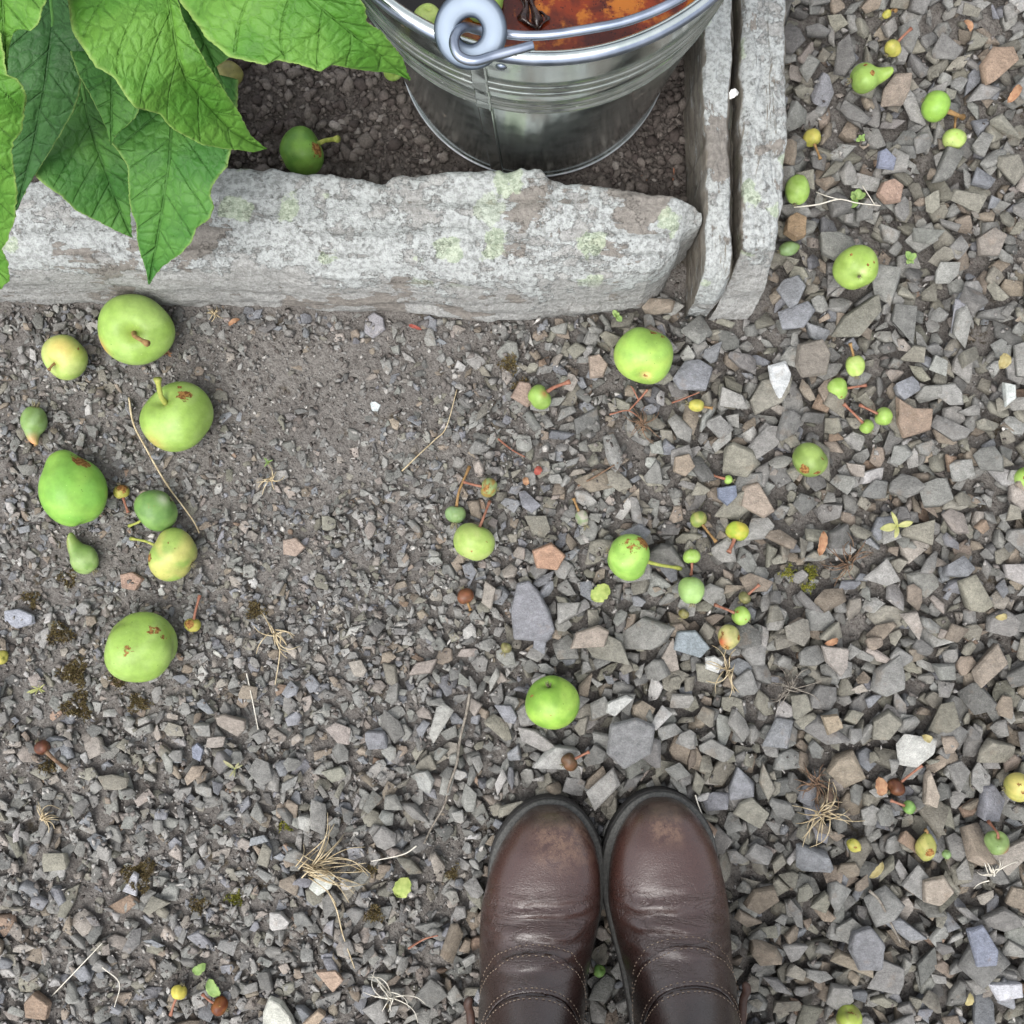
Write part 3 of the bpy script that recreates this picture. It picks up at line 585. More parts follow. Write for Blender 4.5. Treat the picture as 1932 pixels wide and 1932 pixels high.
# ear ring, plate, bail handle (and their twins on the far side)
def ear(ang, flip=False):
    c0 = Vector((BKX, BKY, 0)); rd = Vector((math.cos(ang), math.sin(ang), 0)); tg = Vector((-rd.y, rd.x, 0))
    ctr = c0 + rd * .1395 + Vector((0, 0, .334)); nrm = (rd * .42 + Vector((0, 0, 1))).normalized(); up = nrm.cross(tg).normalized()
    V = []; ns = 64
    for i in range(ns):
        a = 2 * PI * i / ns; ra = tg * math.cos(a) + up * math.sin(a)
        for k in range(16):
            w = 2 * PI * k / 16; cw, sw = math.cos(w), math.sin(w); hw = .0068 * abs(cw) ** .6 * (1 if cw > 0 else -1); hh = .0030 * abs(sw) ** .7 * (1 if sw > 0 else -1)
            V.append(ctr + ra * (.0133 + hw) + nrm * hh)
    F = grid_faces(ns, 16, True); F += [((ns - 1) * 16 + j, (ns - 1) * 16 + (j + 1) % 16, (j + 1) % 16, j) for j in range(16)]
    e = link('ear_ring', mesh('ear_ring', V, F), MSE, bk)
    # riveted plate below the ring
    V = []; wd = .027; rows = 10
    for i in range(rows):
        z = .284 + .034 * i / (rows - 1); r = wall_r(z) + .0026 - .001 * abs(i - 4.5) / 4.5
        for j in range(12):
            t = -1 + 2 * j / 11; a = ang + t * wd / r * (.8 + .2 * i / rows); V.append((BKX + r * math.cos(a), BKY + r * math.sin(a), z))
    link('ear_plate', mesh('ear_plate', V, grid_faces(rows, 12)), MS, bk)
    for sgn in (-1, 1):
        a = ang + sgn * .017 / .139; pr = [(.0001, .0022), (.0022, .0018), (.0034, .0006), (.0036, -.001)]; V, F = lathe_geo(pr, 14)
        rot = Vector((0, 0, 1)).rotation_difference(Vector((math.cos(a), math.sin(a), 0))).to_matrix(); b = Vector((BKX + (wall_r(.298) + .0022) * math.cos(a), BKY + (wall_r(.298) + .0022) * math.sin(a), .298))
        link('rivet', mesh('rivet', [rot @ Vector(v) + b for v in V], F), MSR, bk)
    return ctr
A1 = -PI / 2 - math.radians(17.0); ctr = ear(A1); ear(A1 + PI)
def PX(x, y, z): return P(x / 1.5652, y / 1.5652, z)
path = [PX(1574, 133, .3395), PX(1540, 143, .3400), PX(1459, 165, .3410), PX(1400, 180, .3420), PX(1356, 166, .3425), PX(1340, 128, .3420), PX(1350, 95, .3390), PX(1375, 80, .3340), PX(1410, 88, .3270), PX(1450, 96, .3235), PX(1495, 101, .3250), PX(1560, 106, .3262), PX(1640, 101, .3265), PX(1743, 85, .3265)]
a_s = math.atan2(path[-1].y - BKY, path[-1].x - BKX); R1 = math.hypot(path[-1].x - BKX, path[-1].y - BKY)
for a in np.linspace(a_s + .12, A1 + PI - .12, 26):
    rr = R1 + (.1385 - R1) * min(1, abs(a - a_s) / .9); path.append(Vector((BKX + rr * math.cos(a), BKY + rr * math.sin(a), .3265)))
rr0 = [math.hypot(p.x - BKX, p.y - BKY) for p in path[10:14]]
V, F = tube_geo(path, .0027, 12, 420); link('bail_handle', mesh('bail_handle', V, F), MSR, bk)
# the liquid
def liquid_mat():
    m = M('amber_liquid', .10, .35); o = m.coord(); n = m.noise(26, 4, .6, None, .6); n2 = m.noise(70, 5, .65)
    c = m.mix(m.ramp(n, .40, .60), s(60, 22, 14), s(112, 42, 16)); x = m.sep(o)[0]
    c = m.mix(m.ramp(m.math('ADD', n2, m.math('MULTIPLY', m.math('SUBTRACT', n, .5), .8)), .50, .64), c, s(150, 88, 28))
    sp = m.ramp(m.vor(520), .26, .16); spm = m.ramp(m.noise(60, 3), .42, .55); c = m.mix(m.math('MULTIPLY', sp, spm), c, s(22, 10, 8))
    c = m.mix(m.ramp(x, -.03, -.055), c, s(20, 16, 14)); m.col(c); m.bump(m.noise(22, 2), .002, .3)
    return m.m
ZL = .272; V, F = lathe_geo([(.0001, ZL)] + [(r, ZL) for r in np.linspace(.01, wall_r(ZL) - .0016, 12)] + [(wall_r(ZL) - .0012, ZL - .01)], 96, 0, 0)
o = link('liquid', mesh('liquid', [(v[0], v[1], v[2] - ZL) for v in V], F), liquid_mat()); o.location = (BKX, BKY, ZL)
tagged(o, 'speckled amber and dark red liquid filling the bucket', 'liquid')
# ------------------------------------------------------------------ fruit
def fruit(name, label, q, r, stem=None, el=35, az=0, elong=.93, dim=.22, neck=0, bend=0, ca=(152, 184, 72), cb=(120, 160, 58), scars=(), blush=None, cal=.12, calyx=True, group='green windfall apples lying on the gravel', cat='apple', zc=None, stem_mat=None, stem_r=None, lump=.03, seed=None, squash=1.0, scarall=0, tuft=1.0):
    sd_ = seed if seed is not None else int(q[0] * 3 + q[1]); rn = random.Random(sd_)
    g0 = P(*q); R0 = r * K * .965
    if zc is None: zc = h_at(g0.x, g0.y, R0 * .45, 70) + R0 * .9 * (squash if el > 50 else 1)
    R0 = r * K * (1 - zc / H); c = P(q[0], q[1], zc)
    axis = Vector((math.cos(math.radians(az)) * math.cos(math.radians(el)), math.sin(math.radians(az)) * math.cos(math.radians(el)), math.sin(math.radians(el))))
    rot = Vector((0, 0, 1)).rotation_difference(axis).to_matrix()
    nt, nf = (56, 72) if r > 30 else (36, 44) if r > 14 else (22, 28)
    th = np.linspace(0.0001, PI - .0001, nt)[:, None]; ph = np.linspace(0, 2 * PI, nf, endpoint=False)[None]
    rho = 1 - dim * np.exp(-(th / .30) ** 2) - dim * .45 * np.exp(-(th / .75) ** 2) - cal * np.exp(-((PI - th) / .22) ** 2) - cal * .5 * np.exp(-((PI - th) / .5) ** 2)
    rho = rho + lump * .7 * np.cos(5 * ph + rn.random() * 6) * np.sin(th) ** 2 * sst(.8, 2.4, th) + lump * np.cos(2 * ph + rn.random() * 6) * np.sin(th) + lump * .8 * np.cos(3 * ph + 2 * th + rn.random() * 6) * np.sin(th)
    X = rho * np.sin(th) * np.cos(ph); Y = rho * np.sin(th) * np.sin(ph); Z = rho * np.cos(th) * np.ones_like(ph) * elong
    if neck: 
        kx = neck * np.exp(-(th / .42) ** 3); Z = Z + kx; X = X * (1 + .25 * np.exp(-(th / .5) ** 2)) + bend * kx ** 2 * .8; Y = Y * (1 + .25 * np.exp(-(th / .5) ** 2))
    X = X * (1 + .05 * Z); Y = Y * (1 + .05 * Z)
    L = np.stack([X, Y, Z], 2).reshape(-1, 3) * R0; Mx = np.array(rot); Wd = L @ Mx.T
    U = Wd / np.linalg.norm(Wd, axis=1, keepdims=True)
    f = vnoise(U[:, 0] * 1.3 + sd_, U[:, 1] * 1.3 + U[:, 2], 1.6, 90, 2); f = sst(.3, .7, f)[:, None]
    col = np.array(s(*ca))[None] * (1 - f) + np.array(s(*cb))[None] * f
    ca_ = np.cos(np.arccos(np.clip(U @ np.array(axis), -1, 1))); kk = (.35 * np.exp(-(np.arccos(np.clip(ca_, -1, 1)) / .4) ** 2))[:, None]
    col = col * (1 - kk) + np.array(s(128, 140, 60))[None] * kk
    if blush:
        bc, (bx_, by_), br = blush; D = np.array([bx_, by_, math.sqrt(max(0, 1 - bx_ * bx_ - by_ * by_))]); w = np.exp(-((np.arccos(np.clip(U @ D, -1, 1)) / br) ** 2) * 1.6)[:, None] * .9; col = col * (1 - w) + np.array(s(*bc))[None] * w
    sc = np.zeros(len(U)) + scarall
    for bx_, by_, br, st_ in scars:
        D = np.array([bx_, by_, math.sqrt(max(0, 1 - bx_ * bx_ - by_ * by_))]); a = np.arccos(np.clip(U @ D, -1, 1)); sc = np.maximum(sc, st_ * np.clip(1.25 - a / (br * 1.45), 0, 1))
    Wd[:, 2] *= squash
    lo = Vector((c.x, c.y, zc - R0)); e = empty(name, lo, label, cat, group)
    bodyV = Wd + np.array(c); o = link('fruit_body', mesh('fruit_body', bodyV, grid_faces(nt, nf, True), {'Col': col, 'scar': sc}), MAT_FRUIT, e)
    top = c + axis * R0 * ((1 - dim * 1.3) * elong + neck)
    if neck and bend: top += rot @ Vector((bend * neck ** 2 * R0 * .8, 0, 0))
    if stem:
        end = P(stem[0], stem[1], stem[2] if len(stem) > 2 else max(.006 + h_at(P(*stem[:2]).x, P(*stem[:2]).y, .003), .004)); L_ = (end - top).length
        sr = stem_r or max(.0010, R0 * .045); md = top + axis * L_ * .4 + (end - top) * .15
        V, F = tube_geo([top - axis * R0 * .1, top.lerp(md, .55), top.lerp(end, .5).lerp(md, .5), end], lambda t: sr * (1 + .5 * (1 - t) ** 6 + .7 * max(0, t - .85) / .15), 8, 14)
        link('stem', mesh('stem', V, F), stem_mat or MAT_STEM_B, e)
    if calyx:
        b = c - axis * R0 * (1 - cal * 1.3) * elong; parts = []; tl = max(.0022, R0 * .16) * tuft; nrm = -axis; t1 = nrm.orthogonal().normalized(); t2 = nrm.cross(t1)
        for i in range(6):
            a = 2 * PI * i / 6 + rn.random() * .5; dr = t1 * math.cos(a) + t2 * math.sin(a); p0 = b + dr * tl * .25; p1 = b + dr * tl * .6 + nrm * tl * .8; p2 = b + dr * tl * rn.uniform(.5, 1.2) + nrm * tl * rn.uniform(1.1, 1.5)
            parts.append(tube_geo([p0, p1, p2], lambda t: tl * .22 * (1 - .85 * t), 5, 5, .45))
        V, F = merge(parts); link('calyx', mesh('calyx', V, F), MAT_CALYX, e)
    return e
YG = dict(ca=(164, 180, 106), cb=(146, 169, 87)); LIME = dict(ca=(146, 173, 93), cb=(135, 164, 78)); GRN = dict(ca=(121, 154, 86), cb=(98, 132, 70)); YEL = dict(ca=(173, 165, 85), cb=(151, 149, 71)); GGR = dict(ca=(125, 150, 103), cb=(117, 140, 90))
G1 = 'green windfall apples lying on the gravel'; G2 = 'tiny fallen crab apples scattered on the gravel'
tiny = dict(group=G2, cat='crab apple', lump=.05)
fruit('apple', 'large green apple with a stalk pointing at the camera, right under the hanging leaf tip', (256, 622), 68, (278, 648, .066), el=68, az=-55, **LIME, blush=((196, 140, 90), (-.85, -.5), .35), scars=[(.1, -.75, .06, .6)], stem_mat=MAT_STEM_B, elong=.9, dim=.24, calyx=False, stem_r=.0017)
fruit('apple', 'small yellow-tinged apple with a brown stalk, leftmost just below the slab', (123, 674), 42, (92, 698, .034), el=52, az=-125, **YG, blush=((206, 186, 110), (.1, .3), .9), scars=[(.8, .3, .12, .7)], calyx=False, dim=.16)
fruit('apple', 'large green apple with a thick pale upright stalk and a tan scar', (334, 787), 67, (297, 714, .052), el=50, az=118, **LIME, scars=[(.42, .62, .24, .75), (.2, .88, .09, .8)], blush=((176, 160, 90), (-.5, -.75), .4), stem_mat=MAT_STEM_G, dim=.26, calyx=False, stem_r=.0020)
fruit('apple', 'big pear-shaped green apple with a lopsided knob and brown scar on top', (139, 930), 60, None, el=0, az=112, ca=(128, 170, 75), cb=(116, 163, 70), elong=1.10, neck=.30, bend=.5, dim=.0, scars=[(.30, .93, .30, .85)], lump=.025, calyx=False)
fruit('apple', 'dark green apple lying beside a long straw, stalk to the lower left', (294, 963), 41, (244, 992), el=2, az=-145, **GRN, blush=((170, 180, 150), (.55, .55), .35), scars=[(.5, .62, .1, .55)], stem_mat=MAT_STEM_G, tuft=.7)
fruit('apple', 'speckled yellow-green apple with a pale stalk pointing left', (326, 1046), 48, (247, 1016), el=5, az=152, ca=(170, 169, 97), cb=(138, 160, 81), scars=[(-.8, -.1, .26, .75), (.1, .5, .12, .5), (.4, .3, .12, .5)], stem_mat=MAT_STEM_G, dim=.18, lump=.05)
fruit('crab_apple', 'small pear-shaped fruitlet with an orange bent neck at its upper left', (160, 1056), 27, None, el=8, az=128, ca=(135, 159, 98), cb=(112, 141, 75), neck=1.0, bend=.75, dim=.0, elong=1.05, blush=((214, 150, 100), (-.62, .78), .30), tuft=1.6, **tiny)
fruit('crab_apple', 'small furry fruitlet with a curved neck at the bottom, left edge of the path', (64, 793), 23, (68, 838), el=5, az=-95, ca=(123, 147, 97), cb=(114, 140, 80), neck=.8, bend=.7, dim=.0, elong=1.2, tuft=2.0, blush=((200, 140, 100), (0, -.98), .3), **tiny)
fruit('apple', 'largest blotched green apple with brown streaks, lower left above the moss', (268, 1222), 68, None, el=20, az=128, **LIME, scars=[(.55, .55, .22, .62), (-.1, .05, .28, .52), (.75, .35, .14, .6)], dim=.08, lump=.06, neck=.1, tuft=.8)
fruit('crab_apple', 'shrivelled yellow fruitlet with a brown cap beside the dark green apple', (229, 928), 15, (242, 967), el=-5, az=-75, **YEL, scars=[(.3, .7, .9, .95)], stem_mat=MAT_STEM_R, **tiny)
fruit('crab_apple', 'brown and yellow fruitlet with a red stalk, above right of the largest apple', (364, 1179), 15, (377, 1123), el=10, az=78, **YEL, scars=[(-.2, .3, .7, .8)], stem_mat=MAT_STEM_R, **tiny)
fruit('apple', 'large ribbed green apple close under the slab end, brown streaks at its top', (1215, 671), 54, None, el=35, az=-95, ca=(157, 185, 89), cb=(138, 172, 81), dim=.10, scars=[(.35, .82, .2, .7), (.62, .6, .14, .6), (0, -.86, .1, .75)], blush=((210, 176, 120), (.02, -.84), .22), lump=.045, elong=1.0)
fruit('apple', 'small apple with a bright orange stalk, right of the bare soil', (1018, 749), 23, (1075, 720), el=10, az=35, ca=(132, 158, 83), cb=(126, 154, 75), stem_mat=MAT_STEM_R, blush=((150, 110, 70), (.4, .2), .4), lump=.05, stem_r=.0014)
fruit('crab_apple', 'grey-green fruitlet with a long brown stalk, touching the yellow-green apple', (860, 970), 19, (886, 880), el=5, az=85, **GGR, tuft=2.4, **tiny)
fruit('crab_apple', 'blotchy red and green fruitlet with a red stalk pointing left', (922, 920), 18, (873, 909), el=5, az=170, ca=(132, 148, 97), cb=(137, 113, 62), scars=[(-.3, -.1, .8, .62)], stem_mat=MAT_STEM_R, **tiny)
fruit('apple', 'smooth yellow-green apple with a red stalk at the top, centre of the path', (894, 1022), 39, (924, 946), el=5, az=68, **YG, scars=[(-.1, -.45, .1, .62), (.65, 0, .06, .6)], stem_mat=MAT_STEM_R, dim=.16, lump=.02)
fruit('apple', 'green apple with a black scab and a pale stalk pointing right', (1187, 1051), 46, (1284, 1072), el=5, az=-15, ca=(147, 182, 89), cb=(128, 166, 75), scars=[(.55, .62, .30, 1.0), (0, .5, .45, .55)], stem_mat=MAT_STEM_G, lump=.05, dim=.2, stem_r=.0013)
fruit('crab_apple', 'dry red-brown fruitlet left of the largest slate', (878, 1125), 17, (888, 1152), el=0, az=-70, ca=(118, 76, 54), cb=(97, 62, 42), **tiny)
fruit('crab_apple', 'tiny grey-green bud-shaped fruitlet on a thin bent stalk', (1098, 977), 12, (1082, 940), el=0, az=115, ca=(149, 144, 132), cb=(119, 132, 100), elong=1.4, tuft=1.6, **tiny)
fruit('crab_apple', 'tiny yellow-green fruitlet lying sideways below the large ribbed apple', (1314, 765), 12, (1345, 770), el=0, az=-10, **YEL, elong=1.35, tuft=1.4, **tiny)
fruit('crab_apple', 'egg-shaped yellow-green fruitlet with a furry stalk pointing up', (1613, 690), 17, (1604, 648), el=5, az=100, **YG, elong=1.3, tuft=1.2, **tiny)
fruit('crab_apple', 'round lime fruitlet with a red stalk pointing right, under the egg-shaped one', (1580, 735), 22, (1634, 727), el=5, az=8, **LIME, scars=[(.2, -.75, .15, .7)], stem_mat=MAT_STEM_R, tuft=1.4, **tiny)
fruit('crab_apple', 'lime fruitlet with a pink stalk, upper right of the tight pair', (1667, 786), 18, (1622, 764), el=5, az=155, **LIME, stem_mat=MAT_STEM_R, **tiny)
fruit('crab_apple', 'smaller lime fruitlet with a long pink stalk, lower left of the tight pair', (1635, 805), 14, (1592, 762), el=5, az=135, **LIME, stem_mat=MAT_STEM_R, **tiny)
fruit('apple', 'green apple showing its round dark eye, alone right of the slab corner', (1615, 505), 42, None, el=-48, az=88, ca=(147, 172, 87), cb=(130, 155, 73), cal=.2, scars=[(.6, .1, .09, .9), (.3, -.05, .07, .85), (-.45, .4, .12, .55)], squash=.92, blush=((176, 190, 130), (.08, -.42), .3), tuft=.8)
fruit('apple', 'scabby olive-green apple alone in the middle of the right-hand gravel', (1528, 868), 35, None, el=15, az=40, ca=(130, 151, 81), cb=(111, 132, 66), scars=[(-.5, -.55, .30, .85), (.2, -.7, .2, .75), (.5, .1, .3, .45)], dim=.1, tuft=.7)
fruit('crab_apple', 'smooth egg-shaped green fruitlet touching the outer slab', (1504, 360), 22, None, el=5, az=80, **LIME, elong=1.25, neck=.15, dim=.02, **tiny)
fruit('crab_apple', 'pointed green fruitlet at the foot of the outer slab', (1487, 470), 13, None, el=5, az=15, **GGR, elong=1.4, neck=.3, dim=0, **tiny)
fruit('crab_apple', 'small mustard-yellow fruitlet between the outer slab and the tiny seedling', (1532, 260), 18, (1548, 300), el=5, az=-70, **YEL, **tiny)
fruit('crab_apple', 'yellow crab apple with a straight pink stalk near the top edge', (1684, 91), 17, (1719, 54), el=10, az=50, **YEL, stem_mat=MAT_STEM_R, **tiny)
fruit('crab_apple', 'lopsided green fruit with a hooked neck and orange scars, upper right', (1630, 148), 28, None, el=5, az=8, ca=(134, 162, 83), cb=(130, 156, 75), neck=.9, bend=-.8, dim=0, scars=[(-.1, .75, .16, .95), (.3, .05, .22, .95)], tuft=1.6, **tiny)
fruit('apple', 'smooth green ball-shaped apple with a brown stalk at its lower right', (1765, 200), 29, (1816, 221), el=5, az=-25, ca=(132, 170, 75), cb=(128, 163, 70), dim=.05, stem_r=.0017)
fruit('crab_apple', 'dimpled lime crab apple just below the ball-shaped apple', (1800, 262), 22, (1803, 222), el=5, az=88, **YG, scars=[(-.1, .1, .14, .6)], tuft=1.3, **tiny)
fruit('crab_apple', 'tiny yellow fruitlet nearest the top edge of the right-hand gravel', (1673, 27), 8, (1690, 20), el=5, az=40, **YEL, elong=1.3, **tiny)
fruit('apple', 'green apple with a brown mark cut off by the right edge at mid height', (1938, 902), 24, None, el=20, az=90, **LIME, scars=[(-.55, 0, .15, .9)])
fruit('crab_apple', 'olive fruitlet with a curved brown stalk, left of the bright yellow one', (1318, 980), 17, (1351, 1022), el=15, az=-55, ca=(144, 144, 85), cb=(118, 132, 69), stem_mat=MAT_STEM_B, **tiny)
fruit('crab_apple', 'bright yellow crab apple with an orange stalk pointing down', (1391, 1002), 21, (1375, 1042), el=5, az=-110, ca=(176, 168, 70), cb=(144, 161, 60), stem_mat=MAT_STEM_R, **tiny, stem_r=.0014)
fruit('crab_apple', 'lime fruitlet with a brown stalk pointing down, above the pale green one', (1305, 1050), 16, (1304, 1084), el=5, az=-88, **LIME, stem_mat=MAT_STEM_R, **tiny)
fruit('crab_apple', 'pale green egg-shaped crab apple with a tuft below, in the cluster right of centre', (1304, 1114), 24, None, el=5, az=95, ca=(143, 172, 108), cb=(135, 163, 98), elong=1.12, dim=.05, tuft=1.6, **tiny)
fruit('crab_apple', 'small dark olive fruitlet with a red stalk pointing upper right', (1405, 1128), 12, (1433, 1103), el=5, az=45, ca=(121, 118, 77), cb=(98, 98, 63), stem_mat=MAT_STEM_R, **tiny)
fruit('crab_apple', 'lime fruitlet with a pink stalk and torn skin, above the half-rotten one', (1398, 1162), 19, (1349, 1141), el=5, az=155, **LIME, stem_mat=MAT_STEM_R, scars=[(-.5, .5, .3, .7), (.3, -.3, .14, .8)], **tiny)
fruit('crab_apple', 'half-rotten red and green crab apple with peeling skin', (1375, 1201), 23, None, el=15, az=170, ca=(173, 168, 113), cb=(149, 148, 95), blush=((168, 80, 50), (-.75, -.4), .75), scars=[(-.85, .2, .4, .7), (.8, 0, .3, .8), (-.3, -.9, .5, .7)], **tiny)
fruit('crab_apple', 'tiny brown-olive fruitlet left of the half-rotten one', (1290, 1158), 10, None, el=15, az=60, ca=(128, 123, 83), cb=(99, 94, 48), **tiny)
fruit('apple', 'round green apple with its eye at the top, alone just above the boots', (1042, 1325), 53, None, el=-28, az=-78, ca=(143, 176, 77), cb=(120, 158, 63), cal=.2, scars=[(-.1, -.3, .06, .6), (.55, -.1, .04, .6), (-.8, .3, .12, .55)], lump=.02, tuft=.9)
fruit('crab_apple', 'small lime fruitlet on the gravel between the two boots', (1131, 1832), 12, None, el=35, az=60, **GRN, **tiny)
fruit('crab_apple', 'yellow fruitlet with a red stalk near the bottom edge, left', (338, 1872), 15, (322, 1915), el=5, az=-115, ca=(188, 177, 83), cb=(168, 160, 71), stem_mat=MAT_STEM_R, **tiny)
fruit('crab_apple', 'rotten red-brown fruitlet with a pink stalk near the bottom edge', (414, 1898), 17, (382, 1876), el=5, az=150, ca=(117, 71, 36), cb=(92, 49, 28), stem_mat=MAT_STEM_R, **tiny)
fruit('crab_apple', 'green and brown-shouldered crab apple cut by the bottom edge, right of the boots', (1602, 1920), 25, None, el=25, az=100, ca=(149, 164, 75), cb=(128, 128, 71), scars=[(0, .8, .5, .55)], **tiny)
fruit('apple', 'yellow-green apple with brown cracks cut by the right edge, lower down', (1920, 1485), 28, None, el=10, az=10, ca=(182, 172, 99), cb=(158, 155, 85), scars=[(0, 0, .35, .58), (-.3, .4, .2, .55)], elong=.95)
fruit('crab_apple', 'green crab apple with a wine-red cheek and upright stalk, lower right', (1881, 1590), 23, (1865, 1550, .03), el=40, az=100, ca=(133, 156, 98), cb=(114, 136, 82), blush=((140, 70, 66), (.6, -.6), .6), stem_mat=MAT_STEM_R, **tiny)
fruit('crab_apple', 'oval lime fruit with a brown sunken eye, lower right gravel', (1747, 1600), 20, (1746, 1566), el=10, az=88, ca=(173, 168, 99), cb=(150, 150, 85), elong=1.25, neck=.25, dim=0, scars=[(0, -.2, .42, .85)], **tiny)
fruit('crab_apple', 'dark lime fruitlet with a pink stalk, below the dried brown one', (1715, 1523), 13, (1680, 1510), el=5, az=160, **GRN, stem_mat=MAT_STEM_R, **tiny)
fruit('crab_apple', 'dried wrinkled brown fruitlet with a long red stalk, beside an orange leaf scrap', (1690, 1484), 17, (1740, 1444), el=5, az=42, ca=(101, 65, 43), cb=(81, 49, 35), lump=.1, stem_mat=MAT_STEM_R, group=G2, cat='crab apple')
fruit('crab_apple', 'mottled yellow-green bud near the dry grass right of the boot', (1611, 1595), 12, None, el=5, az=140, **YEL, elong=1.3, scars=[(0, 0, .5, .5)], **tiny)
fruit('crab_apple', 'fuzzy yellow-green fruitlet cut by the left edge', (3, 1240), 13, None, el=30, az=0, **YEL, **tiny)
fruit('crab_apple', 'dried dark red fruitlet with a stalk, sunk in the soil at lower left', (80, 1410), 15, (126, 1452), el=5, az=-45, ca=(101, 62, 46), cb=(79, 47, 36), stem_mat=MAT_ROOT, lump=.08, group=G2, cat='crab apple', stem_r=.0016)
fruit('crab_apple', 'tiny knobbly green fruitlet with a purple stalk above the dark blue slate', (1374, 905), 9, (1345, 897), el=5, az=165, **LIME, stem_mat=MAT_STEM_R, **tiny)
fruit('crab_apple', 'tiny olive fruitlet right of the largest slate stone, above the lone apple', (955, 1222), 11, None, el=5, az=65, ca=(129, 126, 83), cb=(110, 104, 71), tuft=1.4, **tiny)
fruit('crab_apple', 'dry brown husk of a fruitlet just above the left boot toe', (1074, 1437), 16, (1112, 1418), el=5, az=28, ca=(101, 73, 52), cb=(81, 62, 45), stem_mat=MAT_STEM_R, lump=.09, group=G2, cat='crab apple')
fruit('crab_apple', 'pale furry green bud right of the brown-eyed fruit', (1786, 1612), 9, None, el=15, az=100, **GGR, **tiny)
G3 = 'green apples lying in the flower bed'
fruit('apple', 'dark green apple with a pale stalk, lying on the soil against the long slab', (570, 286), 46, (637, 262, .045), el=5, az=25, ca=(112, 150, 66), cb=(88, 128, 54), scars=[(.78, -.1, .32, .9), (-.1, .3, .1, .45)], stem_mat=MAT_STEM_G, group=G3, zc=.030, lump=.03, stem_r=.0018)
fruit('apple', 'yellow-green apple half hidden under the plant leaves', (431, 141), 27, None, el=10, az=-60, ca=(149, 145, 89), cb=(124, 120, 73), scars=[(-.3, .5, .12, .9)], group=G3, zc=.018, calyx=False)
fruit('apple', 'lime apple tucked between the leaf tip and the bucket', (742, 132), 20, None, el=30, az=-60, **LIME, group=G3, zc=.017, calyx=False)
G4 = 'apples floating in the bucket'
fruit('apple', 'green apple floating in the bucket behind the ear ring', PX(1425, -2, 0) and (1425 / 1.5652, 0), 42, None, el=60, az=70, **LIME, group=G4, zc=.278, scars=[(-.3, .2, .1, .7)], calyx=False)
fruit('apple', 'yellowish apple floating in the bucket at the left of the ear ring', (1262 / 1.5652, 34), 27, None, el=60, az=70, **YG, group=G4, zc=.272, calyx=False)
